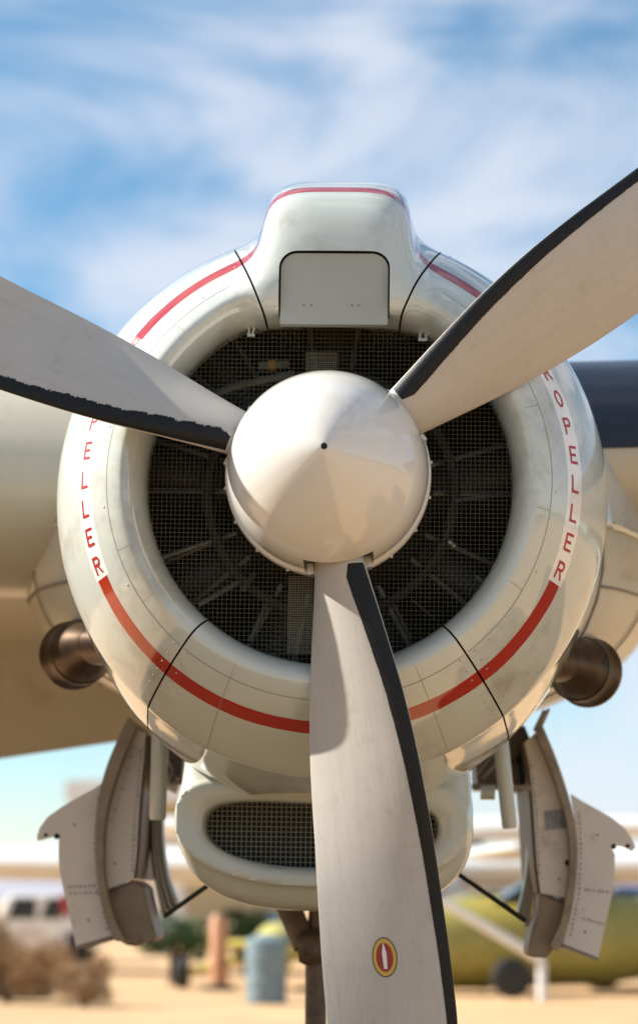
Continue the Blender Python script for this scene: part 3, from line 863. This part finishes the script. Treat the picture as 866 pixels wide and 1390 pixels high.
# ---- fuselage and tail boom, beyond the left picture edge
b = MB(); b.lathe([(-4.2, .25), (-4.1, .5), (-3.6, .85), (-2.6, 1.08), (-1, 1.15), (4, 1.15), (7, .8), (9.5, .3)], (-4.2, 0, -.25), (0, 1, .02), 40, cap=True); b.build('fuselage', M_wing, air)
# ---- exhaust stacks
for (px, py, sx) in ((812, 913, 1), (86, 890, -1)):
    tip = U(px - sx * 14, py, 1.36); d = Vector((sx * .42, .90, -.04)).normalized()
    b = MB()
    b.path([tip - d * .62 + Vector((-sx * .16, 0, -.06)), tip - d * .42 + Vector((-sx * .05, 0, -.02)), tip - d * .24], [.066, .064, .066], 28, True)
    pipe = b.build('exhaust_pipe', M_exh, air)
    b = MB(); b.lathe([(-.26, .064), (-.22, .072), (-.17, .088), (-.12, .101), (-.07, .107), (-.02, .110), (-.006, .116), (.008, .118), (.016, .114), (.016, .104), (-.1, .09)], tip, d, 48); b.build('exhaust_bell', M_exh, pipe)
    b = MB(); b.lathe([(-.100, .1035), (-.092, .1085), (-.084, .1065)], tip, d, 48); b.build('bell_bead', M_exh, pipe)

# ---- main gear doors
def inter(c, t):
    """point at fraction t along a polyline of photo points"""
    c = [Vector(p) for p in c]; L = [0]
    for a, b_ in zip(c[:-1], c[1:]): L.append(L[-1] + (b_ - a).length)
    s = t * L[-1]
    for i in range(len(c) - 1):
        if s <= L[i + 1] + 1e-9: return c[i].lerp(c[i + 1], (s - L[i]) / max(1e-9, L[i + 1] - L[i]))
    return c[-1]
def smooth_curve(pts, n=24):
    pts = [Vector(p) for p in pts]; out = []
    for i in range(n + 1):
        t = i / n * (len(pts) - 1); k = min(int(t), len(pts) - 2); u = t - k
        p0, p1, p2, p3 = pts[max(k - 1, 0)], pts[k], pts[k + 1], pts[min(k + 2, len(pts) - 1)]
        out.append(.5 * ((2 * p1) + (p2 - p0) * u + (2 * p0 - 5 * p1 + 4 * p2 - p3) * u * u + (3 * p1 - p0 - 3 * p2 + p3) * u ** 3))
    return out
def gear_door(name_label, flap, outer, inner, right_edge, low, rib, foot, hole, rows, DY=1.95):
    d = empty('gear_door'); d.parent = air; tag(d, name_label)
    oc, ic = smooth_curve(outer), smooth_curve(inner)
    # curved edge flange: a strip proud of the panels, running back
    b = MB(); b.prism([U(p.x, p.y, DY - .07) for p in oc] + [U(p.x, p.y, DY - .07) for p in ic[::-1]], (0, .62, 0)); b.build('edge_flange', M_tan, d, 30)
    # outer flap
    fl_ = [U(x, y, DY) for x, y in flap]
    b = MB(); b.prism(fl_, (0, .022, 0)); fo = b.build('door_flap', M_door, d, 25)
    # returned lip along its lower edge
    n0, n1 = [U(*p, DY) for p in low]
    b = MB(); b.prism([n0, n1, n1 + Vector((0, .0, -.012)), n0 + Vector((0, 0, -.012))], (0, .35, 0)); b.build('flap_lip', M_tan, fo)
    # main panel with its side wall
    re_ = smooth_curve(right_edge, 16)
    poly = [U(p.x, p.y, DY + .004) for p in ic if p.y <= right_edge[-1][1] + 16] + [U(p.x, p.y, DY + .004) for p in re_[::-1]]
    b = MB(); b.prism(poly, (0, .02, 0)); mp2 = b.build('door_panel', M_door, d, 25)
    b = MB(); e0 = [U(p.x, p.y, DY + .028) for p in re_]; q = []
    for i, p in enumerate(e0): b.v += [tuple(p), tuple(p + Vector((0, .75, 0)))]
    k = len(e0); b.v += [tuple(Vector(p) + Vector((.012 * (1 if px_left(right_edge) else -1), 0, 0))) for p in b.v[:2 * k]]
    for i in range(k - 1):
        b.f.append([2 * i, 2 * i + 1, 2 * i + 3, 2 * i + 2]); o2 = 2 * k; b.f.append([o2 + 2 * i, o2 + 2 * i + 2, o2 + 2 * i + 3, o2 + 2 * i + 1])
        b.f.append([2 * i, 2 * i + 2, o2 + 2 * i + 2, o2 + 2 * i])
    b.build('door_side_wall', M_brown, d, 40)
    # lower hinge casting, lumpy
    cp = [U(x, y, DY + .03) for x, y in foot]
    b = MB(); b.prism(cp, (0, .30, 0)); ft = b.build('hinge_casting', M_brown if False else M_tan, d, 30)
    md = ft.modifiers.new('bev', 'BEVEL'); md.width = .018; md.segments = 3
    # ribbed inner skin further back
    rb = [smooth_curve(q, 14) for q in rib]
    v = []; f = []; nc = 25
    for i in range(15):
        a, c = rb[0][i], rb[1][i]
        for j in range(nc):
            t = j / (nc - 1); p = a.lerp(c, t); v.append(U(p.x, p.y, DY + .35 + .022 * math.cos(t * math.pi * 6)))
    for i in range(14):
        for j in range(nc - 1): a = i * nc + j; f.append((a, a + 1, a + nc + 1, a + nc))
    o = mesh_obj('ribbed_skin', v, f, M_rib, d); md = o.modifiers.new('t', 'SOLIDIFY'); md.thickness = .006
    # rivets in rows
    rv = MB()
    for (pts, cnt, Yo) in rows:
        for i in range(cnt): p = inter(pts, (i + .5 + random.uniform(-.12, .12)) / cnt); rv.dome(U(p.x + random.uniform(-.4, .4), p.y, DY + Yo), (0, -1, 0), .005 * random.uniform(.8, 1.15), .004, 6)
    o = rv.build('door_rivet', M_rivetd, d, 60); tag(o, kind='stuff')
    # worn bolt holes
    for (x, y, r, Yo) in hole:
        b = MB(); b.dome(U(x, y, DY + Yo), (0, -1, 0), r, .003, 10); b.build('door_bolt', M_black, d)
    return d
def px_left(e): return e[0][0] < 430
gd_l = gear_door('gear door on the left, its hooked flap hanging open',
    [(143, 1060), (128, 1071), (105, 1083), (82, 1097), (64, 1110), (54, 1124), (50, 1136), (51, 1142), (66, 1138), (76, 1135), (80, 1139), (79, 1160), (81, 1185), (86, 1208), (94, 1243), (103, 1286), (153, 1272), (142, 1240), (136, 1210), (131, 1150), (134, 1100)],
    [(174, 974), (156, 1012), (141, 1052), (131, 1100), (129, 1150), (132, 1195), (140, 1235), (152, 1272), (160, 1279)],
    [(184, 990), (168, 1025), (155, 1062), (144, 1105), (140, 1150), (142, 1195), (150, 1232), (160, 1260), (170, 1276)],
    [(197, 998), (196, 1020), (192, 1060), (188, 1110), (185, 1160), (181, 1194)],
    ((103, 1285), (152, 1271)),
    [[(206, 1100), (206, 1150), (211, 1195), (221, 1242)], [(221, 1080), (222, 1140), (229, 1190), (243, 1228)]],
    [(146, 1212), (181, 1194), (196, 1204), (200, 1225), (206, 1250), (213, 1274), (203, 1282), (192, 1278), (188, 1286), (172, 1284), (158, 1276), (149, 1248)],
    [(77, 1136, .011, -.001), (62, 1134, .007, -.001), (101, 1120, .004, -.001), (120, 1250, .004, -.001), (156, 1173, .004, .003)],
    [([(133, 1080), (128, 1150), (133, 1205), (146, 1265)], 24, -.001), ([(90, 1205), (130, 1203)], 7, -.001), ([(92, 1214), (134, 1212)], 6, -.001), ([(192, 1010), (188, 1060), (183, 1110), (179, 1185)], 26, .003), ([(183, 1008), (160, 1090), (150, 1120)], 8, .003)])
gd_r = gear_door('gear door on the right, its hooked flap hanging open beside a grey placard',
    [(775, 1078), (790, 1088), (812, 1100), (832, 1112), (848, 1124), (858, 1140), (863, 1151), (858, 1156), (846, 1150), (834, 1148), (830, 1152), (835, 1160), (834, 1185), (831, 1215), (822, 1255), (812, 1302), (764, 1283), (772, 1250), (780, 1205), (783, 1150), (780, 1110)],
    [(736, 984), (752, 1022), (768, 1068), (779, 1110), (784, 1155), (781, 1205), (773, 1250), (763, 1282), (757, 1292)],
    [(726, 996), (742, 1030), (758, 1075), (769, 1115), (774, 1158), (771, 1205), (764, 1245), (755, 1268), (747, 1285)],
    [(712, 1008), (718, 1040), (723, 1085), (726, 1130), (729, 1175), (734, 1213)],
    ((812, 1301), (764, 1282)),
    [[(716, 1118), (716, 1160), (712, 1200), (702, 1240)], [(731, 1130), (730, 1170), (725, 1205), (716, 1262)]],
    [(733, 1210), (767, 1226), (764, 1250), (757, 1282), (742, 1302), (720, 1300), (716, 1292), (722, 1262), (730, 1240)],
    [(833, 1150, .010, -.001), (852, 1149, .008, -.001), (811, 1134, .004, -.001), (794, 1266, .004, -.001), (759, 1194, .004, .003), (771, 1172, .012, .003)],
    [([(786, 1100), (789, 1160), (786, 1215), (774, 1272)], 25, -.001), ([(792, 1208), (828, 1212)], 6, -.001), ([(790, 1247), (822, 1256)], 6, -.001), ([(719, 1030), (728, 1100), (732, 1190)], 26, .003)])
pl = MB(); pl.prism([U(x, y, 1.951) for x, y in ((739, 1102), (771, 1100), (774, 1125), (741, 1127))], (0, -.004, 0)); pl.build('placard', M_placard, gd_r)
# small fittings on the door tops
b = MB(); b.prism([U(x, y, 1.945) for x, y in ((181, 990), (199, 996), (196, 1012), (190, 1018), (174, 1010))], (0, -.006, 0)); b.build('hinge_plate', M_door, gd_l)
b = MB(); b.tube(U(727, 992, 1.9), U(740, 966, 1.85), .010); b.tube(U(735, 985, 1.88), U(745, 963, 1.85), .006); b.build('hinge_bolt', M_steel, gd_r)

# ---- pipes, rods, gear leg
for pts, r in (([(217, 1008), (214, 1114)], .029), ([(681, 1020), (692, 1125)], .026)):
    b = MB(); a, c = U(*pts[0], 1.5), U(*pts[1], 1.5); dd = (c - a).normalized()
    b.path([a - dd * .15, a, c - dd * .012, c], [r, r, r, r * .85], 20); b.build('drain_pipe', M_grey, air)
for pts in ([(224, 1244), (294, 1194)], [(616, 1183), (712, 1250)]):
    b = MB(); b.tube(U(*pts[0], 1.8), U(*pts[1], 1.4), .0085, n=10); b.build('door_rod', M_black, air)
for pts in ([(640, 1068), (722, 1070)], [(228, 1063), (248, 1062)]):
    b = MB(); b.tube(U(*pts[0], 1.75), U(*pts[1], 1.75), .009, n=10); b.build('cross_tube', M_tan, air)
b = MB(); p = U(652, 1076, 1.7); b.tube(p, p + Vector((.05, 0, 0)), .026, n=14); b.build('actuator_fitting', M_grey, air)
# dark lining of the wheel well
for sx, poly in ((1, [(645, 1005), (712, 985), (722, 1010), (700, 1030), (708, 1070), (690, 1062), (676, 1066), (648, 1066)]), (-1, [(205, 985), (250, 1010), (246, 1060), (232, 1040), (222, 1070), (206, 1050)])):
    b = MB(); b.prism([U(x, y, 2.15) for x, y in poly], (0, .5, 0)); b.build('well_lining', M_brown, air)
for pts in ([(648, 1050), (664, 1030), (672, 1020)], [(655, 1056), (668, 1042), (676, 1026)], [(228, 1030), (236, 1046), (232, 1062)]):
    b = MB(); b.path([U(x, y, 1.65) for x, y in pts], .009, 8); b.build('hydraulic_line', M_rod, air)
b = MB()
A_, B_, C_ = U(385, 1215, 1.9), U(414, 1285, 1.85), U(437, 1200, 1.9)
b.path([A_, B_], [.045, .042], 18); b.build('drag_strut', M_brown, air)
leg0 = U(437, 1190, 1.9); leg1 = U(430, 1290, 1.88); foot_ = Vector((leg1.x, 1.9, -AXZ + .42))
b = MB(); b.path([leg0, leg1, foot_], [.036, .040, .034], 18); b.build('gear_leg', M_brown, air)
b = MB(); b.lathe([(-.05, .05), (-.03, .062), (.03, .062), (.05, .05)], U(424, 1286, 1.84), (1, 0, 0.1), 18, cap=True); b.build('leg_knuckle', M_brown, air)
wc = Vector((foot_.x, 1.9, -AXZ + .40))
b = MB(); b.lathe([(-.13, .22), (-.14, .3), (-.11, .37), (-.05, .40), (.05, .40), (.11, .37), (.14, .3), (.13, .22)], wc, (1, 0, 0), 40, cap=True); wh = b.build('wheel', M_tyre, air)
b = MB(); b.lathe([(-.142, .19), (.142, .19)], wc, (1, 0, 0), 30, cap=True); b.build('wheel_rim', M_door, wh)


# ================================================================== BACKGROUND, far out of focus
M_white = mat('far_white_paint', (.80, .79, .76), rough=.3, coat=.3, var=.04)
M_fyel = mat('far_yellow_paint', (.52, .44, .07), rough=.4, coat=.3, var=.06)
M_foliv = mat('far_olive_paint', (.30, .26, .06), rough=.45, var=.15)
M_fblue = mat('far_blue_paint', (.04, .10, .30), rough=.35, coat=.4, var=.1)
M_teal = mat('far_teal_paint', (.17, .235, .26), rough=.4, var=.1)
M_orange = mat('far_orange_paint', (.50, .24, .12), rough=.5, var=.1)
M_fred = mat('far_red_paint', (.55, .04, .03), rough=.4)
M_glass = mat('far_glass', (.02, .03, .04), rough=.08)
M_wall = mat('hangar_wall', (.48, .38, .22), rough=.7, var=.1)
def ellipse_ring(cx, cz, rx, rz, y, n=24): return [(cx + rx * math.cos(2 * math.pi * k / n), y, cz + rz * math.sin(2 * math.pi * k / n)) for k in range(n)]
def far_plane(name, label, x, Y, span, wing_z, wing_t, chord, m_wing, m_body, body_r, body_z, fin_h, wheel_r=.35, group=None, struts=False, length=9):
    root = empty(name, (x, Y, 0)); tag(root, label, 'airplane', group)
    def pb(b, nm, m): 
        o = mesh_obj(nm, b.v, b.f, m, root, zoff=0); return autosmooth(o, 40)
    b = MB(); n = 20; sec = []
    for k in range(n):
        a = 2 * math.pi * k / n; yy = math.cos(a) * chord / 2; zz = math.sin(a) * wing_t / 2 * (1 - .35 * math.cos(a)); sec.append((yy, zz))
    xs = np.linspace(-span / 2, span / 2, 11)
    for xx in xs:
        tpr = 1 - .35 * abs(xx) / (span / 2); dih = .012 * abs(xx)
        b.v += [(xx, yy * tpr, wing_z + dih + zz * tpr) for yy, zz in sec]
    for i in range(10):
        for k in range(n): b.f.append([i * n + k, i * n + (k + 1) % n, (i + 1) * n + (k + 1) % n, (i + 1) * n + k])
    b.f.append(list(range(n))); b.f.append([10 * n + k for k in range(n)]); pb(b, 'wing', m_wing)
    b = MB(); prof = [(-length * .32, .12), (-length * .31, body_r * .55), (-length * .24, body_r * .85), (-length * .1, body_r), (length * .15, body_r), (length * .45, body_r * .5), (length * .66, body_r * .18)]
    b.lathe(prof, (0, 0, body_z), (0, 1, .03), 24, cap=True); bd = pb(b, 'fuselage', m_body)
    b = MB(); b.prism([(-.05, length * .48, body_z), (-.05, length * .56, body_z + fin_h), (-.05, length * .68, body_z + fin_h), (-.05, length * .68, body_z)], (.1, 0, 0)); pb(b, 'tail_fin', m_body)
    b = MB(); b.box((0, length * .6, body_z + .2), (span * .3, 1.0, .1)); pb(b, 'tailplane', m_wing)
    b = MB(); b.prism([(-body_r * .6, -length * .08, body_z + body_r * .55), (body_r * .6, -length * .08, body_z + body_r * .55), (body_r * .45, length * .02, body_z + body_r * 1.35), (-body_r * .45, length * .02, body_z + body_r * 1.35)], (0, length * .15, 0)); pb(b, 'canopy', M_glass)
    for s in (-1, 1):
        b = MB(); b.tube((s * body_r * .6, -.3, body_z - body_r * .4), (s * 1.3, -.3, wheel_r), .07); pb(b, 'wheel_leg', m_body)
        b = MB(); b.lathe([(-.1, wheel_r * .8), (-.07, wheel_r), (.07, wheel_r), (.1, wheel_r * .8)], (s * 1.38, -.3, wheel_r), (1, 0, 0), 20, cap=True); pb(b, 'wheel', M_tyre)
        if struts:
            b = MB(); b.tube((s * body_r * .8, -.2, body_z - body_r * .5), (s * span * .27, -.2, wing_z - wing_t * .2), .06); pb(b, 'wing_strut', m_wing)
    b = MB(); b.tube((0, length * .55, body_z - .1), (0, length * .6, .16), .05); pb(b, 'tail_leg', m_body)
    for a in (20, 200):
        b = MB(); b.prism([(.05 * math.cos(R(a + 90)), -length * .325, body_z + .05 * math.sin(R(a + 90))), (1.0 * math.cos(R(a)), -length * .325, body_z + 1.0 * math.sin(R(a))), (-.05 * math.cos(R(a + 90)), -length * .325, body_z - .05 * math.sin(R(a + 90)))], (0, -.05, 0)); pb(b, 'propeller_blade', M_tyre)
    return root
zz = lambda py, Y: W(433, py, Y).z
xx = lambda px, Y: W(px, 1200, Y).x
z0, z1 = zz(1207, 34), zz(1152, 34)
far_plane('far_airplane', 'white high-wing airplane far behind, its long wing seen low under the cowling', xx(575, 34), 34, 26, (z0 + z1) / 2, (z1 - z0) * .98, 3.2, M_white, M_white, .75, 1.3, 1.6, struts=False)
z0, z1 = zz(1143, 60), zz(1112, 60)
far_plane('far_airplane', 'farther white airplane whose thin wing shows above the other right of the cowling', xx(640, 60), 60, 24, (z0 + z1) / 2, (z1 - z0), 3, M_white, M_white, .8, 1.9, 1.6)
ol = far_plane('far_airplane', 'olive yellow airplane parked sideways behind the right gear door', xx(700, 25), 25, 5.0, 1.9, .2, 1.3, M_white, M_foliv, .62, .70, 1.0, .26, length=8)
ol.rotation_euler = (0, 0, R(-84))
far_plane('far_airplane', 'small bright yellow airplane low behind the brown landing gear leg', xx(378, 27), 27, 1.7, .62, .16, 1.0, M_fyel, M_fyel, .34, .62, .5, .22, length=5)
b = MB(); b.tube(W(596, 1222, 23), W(735, 1304, 23), .062, n=12); b.tube(W(735, 1304, 23), Vector((W(735, 1304, 23).x, 23, 0)), .06, n=12)
o = b.build('boom_pole', M_white, None, zoff=0); tag(o, 'long pale pole slanting down in front of the olive yellow airplane', 'pole')
# hangar far left of centre
h = empty('hangar', (xx(250, 95), 95, 0)); tag(h, 'white-roofed tan hangar far behind the left gear door', 'building')
def hb(nm, c, s_, m): b = MB(); b.box(c, s_); o = mesh_obj(nm, b.v, b.f, m, h, False, zoff=0); return o
zt, zm = zz(1060, 95), zz(1090, 95); wd = 10
hb('wall', (0, 3, zm / 2), (wd, 6, zm), M_wall); hb('roof', (0, 3, (zt + zm) / 2), (wd + .8, 7, zt - zm), M_white); hb('trim', (0, -.06, zz(1135, 95)), (wd, .1, .45), M_white); hb('door', (-1.5, -.05, 1.2), (3, .1, 2.4), M_white)
# distant hills and trees
def hills():
    m = mat('hill_haze', (.30, .30, .34), rough=1, var=.1, vscale=.004)
    v = []; f = []; n = 120; r_ = random.Random(3); hgt = 20
    for i in range(n + 1):
        x = -1600 + 3200 * i / n; hgt = 22 + 9 * math.sin(i * .21) + 6 * math.sin(i * .53 + 1) + r_.uniform(-2, 2)
        v += [(x, 1900, -2), (x, 2000, hgt), (x, 2600, -2)]
    for i in range(n): 
        for k in range(2): a = i * 3 + k; f.append((a, a + 1, a + 4, a + 3))
    o = mesh_obj('hills', v, f, m, None, zoff=0); tag(o, kind='structure')
hills()
M_leaf = mat('leaf_green', (.055, .10, .022), rough=.6, var=.45, vscale=1.2)
M_leaf2 = mat('leaf_olive', (.11, .12, .03), rough=.6, var=.4, vscale=1.2)
M_bark = mat('bark', (.10, .07, .045), rough=.9, var=.3)
def bush(name, label, x, Y, w, hgt, m, n=1400, seed=1, trunk=.25, cat='bush', group=None, leaf=1.0):
    r_ = random.Random(seed); root = empty(name, (x, Y, 0)); tag(root, label, cat, group)
    lobes = [(r_.uniform(-.6, .6) * w, r_.uniform(-.5, .5) * w, hgt * (r_.uniform(.45, .8) if leaf == 1 else r_.uniform(.12, .72)), w * r_.uniform(.32, .55)) for _ in range(8 if leaf == 1 else 12)]
    b = MB(); 
    for (lx, ly, lz, lr) in lobes[:5]: b.path([(0, 0, 0), (lx * .3, ly * .3, lz * .45), (lx * .8, ly * .8, lz)], [trunk * .3, trunk * .2, trunk * .06], 7)
    autosmooth(mesh_obj('trunk', b.v, b.f, M_bark, root, zoff=0))
    v = []; f = []
    for i in range(n):
        lx, ly, lz, lr = r_.choice(lobes); d = Vector((r_.gauss(0, 1), r_.gauss(0, 1), r_.gauss(0, 1))).normalized() * lr * r_.uniform(.55, 1.08)
        p = Vector((lx, ly, lz)) + d * 1.0; p.z = max(.06, min(hgt, p.z))
        a = Vector((r_.gauss(0, 1), r_.gauss(0, 1), r_.gauss(0, 1))).normalized(); c = a.orthogonal().normalized(); s_ = w * r_.uniform(.05, .09) * leaf
        k = len(v); v += [p - a * s_, p + c * s_ * .6, p + a * s_, p - c * s_ * .6]; f.append((k, k + 1, k + 2, k + 3))
    mesh_obj('crown', v, f, m, root, False, zoff=0)
    return root
bush('green_bush', 'dark green leafy bush left of the orange post', xx(236, 28), 28, .62, 1.15, M_leaf, seed=2)
bush('green_bush', 'green leafy bush behind the gap between orange post and landing gear leg', xx(335, 33), 33, .7, 1.1, M_leaf, seed=3)
bush('olive_bush', 'olive green bush standing behind the right cooler scoop edge', xx(640, 42), 42, 1.4, 1.5, M_leaf2, seed=4)
bush('olive_bush', 'olive green bush behind the right gear door at far right', xx(842, 38), 38, .9, 1.0, M_leaf2, seed=5)
for i, (px, Y, w, hh, lb) in enumerate(((215, 150, 5, 2.1, 'distant tree low beyond the left gear door'), (300, 150, 6, 1.9, 'distant tree low left of the landing gear leg'), (690, 150, 6, 2.0, 'distant tree low left of the right gear door'), (850, 160, 6, 1.6, 'distant tree at the right picture edge'))):
    bush('distant_tree', lb, xx(px, Y), Y, w, hh, M_leaf2 if i > 1 else M_leaf, n=900, seed=20 + i, trunk=.6, cat='tree', group='trees on the horizon')
# dry brown scrub on the left
M_dry = mat('dry_scrub', (.30, .17, .07), rough=.8, var=.45, vscale=1.5)
for i, (px, Y, w, hh, lb) in enumerate(((12, 22, .62, .98, 'dry brown shrub at the left picture edge'), (62, 25, .5, .86, 'dry brown shrub just left of the left gear door'), (118, 21, .4, .72, 'small dry shrub under the left gear door'), (-30, 29, .9, 1.2, 'taller dry shrub behind the others at the left edge'))):
    bush('dry_shrub', lb, xx(px, Y), Y, w, hh, M_dry, n=7000, trunk=.12, leaf=.45, seed=40 + i, cat='shrub', group='dry shrubs on the left')
sg = empty('marker_sign', (xx(88, 30), 30, 0)); tag(sg, 'small red panel on a post beside the left gear door', 'sign')
b = MB(); b.box((0, 0, zz(1228, 30)), (.12, .05, .32)); mesh_obj('panel', b.v, b.f, M_fred, sg, False, zoff=0)
b = MB(); b.box((0, .05, .5), (.06, .05, 1.1)); mesh_obj('post', b.v, b.f, M_white, sg, False, zoff=0)
def car(name, label, x, Y, L, hgt, m, cat):
    root = empty(name, (x, Y, 0)); tag(root, label, cat); w = 1.7
    prof = [(-L / 2, .3), (-L / 2, hgt * .55), (-L * .28, hgt * .6), (-L * .18, hgt), (L * .3, hgt), (L * .42, hgt * .62), (L / 2, hgt * .58), (L / 2, .3)]
    b = MB(); b.prism([(a, -w / 2, c) for a, c in prof], (0, w, 0)); o = mesh_obj('body', b.v, b.f, m, root, False, zoff=0); md = o.modifiers.new('b', 'BEVEL'); md.width = .07; md.segments = 3
    for a0, a1 in ((-.19, .04), (.07, .31)):
        b = MB(); b.prism([(a0 * L, -w / 2 - .01, hgt * .64), (a1 * L, -w / 2 - .01, hgt * .64), (a1 * L, -w / 2 - .01, hgt * .93), ((a0 + .06) * L, -w / 2 - .01, hgt * .93)], (0, .03, 0)); mesh_obj('window', b.v, b.f, M_glass, root, False, zoff=0)
    for a in (-.32, .32):
        for s in (-1, 1):
            b = MB(); b.lathe([(-.11, .27), (-.09, .32), (.09, .32), (.11, .27)], (a * L, s * (w / 2 - .06), .32), (0, 1, 0), 24, cap=True); autosmooth(mesh_obj('wheel', b.v, b.f, M_tyre, root, zoff=0))
car('blue_van', 'blue van far behind at the right picture edge', xx(850, 48), 48, 3.6, zz(1204, 48), M_fblue, 'van')
car('white_car', 'white car low at the right picture edge', xx(862, 27), 27, 1.9, zz(1268, 27), M_white, 'car')
car('white_car', 'white car half hidden left of the left gear door', xx(52, 40), 40, 2.6, zz(1214, 40), M_white, 'car')
# orange post, blue drum
op = empty('orange_post', (xx(298, 26), 26, 0)); tag(op, 'orange post standing between green bushes left of the landing gear leg', 'post')
b = MB(); b.lathe([(0, .13), (zz(1243, 26) - .06, .125), (zz(1243, 26), .09)], (0, 0, 0), (0, 0, 1), 20, cap=True); autosmooth(mesh_obj('post', b.v, b.f, M_orange, op, zoff=0))
b = MB(); b.lathe([(0, .24), (.06, .24), (.08, .15)], (0, 0, 0), (0, 0, 1), 20, cap=True); autosmooth(mesh_obj('base', b.v, b.f, M_tyre, op, zoff=0))
dr = empty('blue_drum', (xx(362, 22), 22, 0)); tag(dr, 'blue drum with a domed lid beside the landing gear leg', 'drum'); zt = zz(1268, 22)
b = MB(); b.lathe([(0, .24), (.02, .255), (zt * .33, .255), (zt * .35, .27), (zt * .37, .255), (zt * .68, .255), (zt * .70, .27), (zt * .72, .255), (zt * .86, .25)], (0, 0, 0), (0, 0, 1), 28, cap=True); autosmooth(mesh_obj('barrel', b.v, b.f, M_teal, dr, zoff=0))
b = MB(); b.lathe([(zt * .86, .26), (zt * .9, .25), (zt * .96, .17), (zt, .03)], (0, 0, 0), (0, 0, 1), 28, cap=True); autosmooth(mesh_obj('lid', b.v, b.f, M_teal, dr, zoff=0))

# ---- unseen tree ring and asphalt strip, added for reflections in the glossy cowl
def reflection_tree_line():
    r_ = random.Random(12); v = []; f = []
    for i in range(5200):
        az = R(r_.uniform(16, 344)); d = 190 + r_.uniform(-14, 14); h = (6 + 3 * math.sin(az * 9) + 2 * math.sin(az * 23)) * r_.random() ** .6
        p = Vector((math.sin(az) * d, -6 + math.cos(az) * d, max(.3, h))); a = Vector((r_.gauss(0, 1), r_.gauss(0, 1), r_.gauss(0, 1))).normalized(); c = a.orthogonal().normalized(); q = r_.uniform(1.0, 2.2)
        k = len(v); v += [p - a * q, p + c * q * .7, p + a * q, p - c * q * .7]; f.append((k, k + 1, k + 2, k + 3))
    o = mesh_obj('reflection_tree_line', v, f, M_leaf, None, False, zoff=0); tag(o, kind='stuff')
reflection_tree_line()
m = mat('reflection_asphalt', (.055, .055, .058), rough=.85, var=.2, vscale=.5)
o = mesh_obj('reflection_taxiway', [(-400, -46, .004), (400, -30, .004), (400, -16, .004), (-400, -32, .004)], [(0, 1, 2, 3)], m, None, False, zoff=0); tag(o, kind='structure')
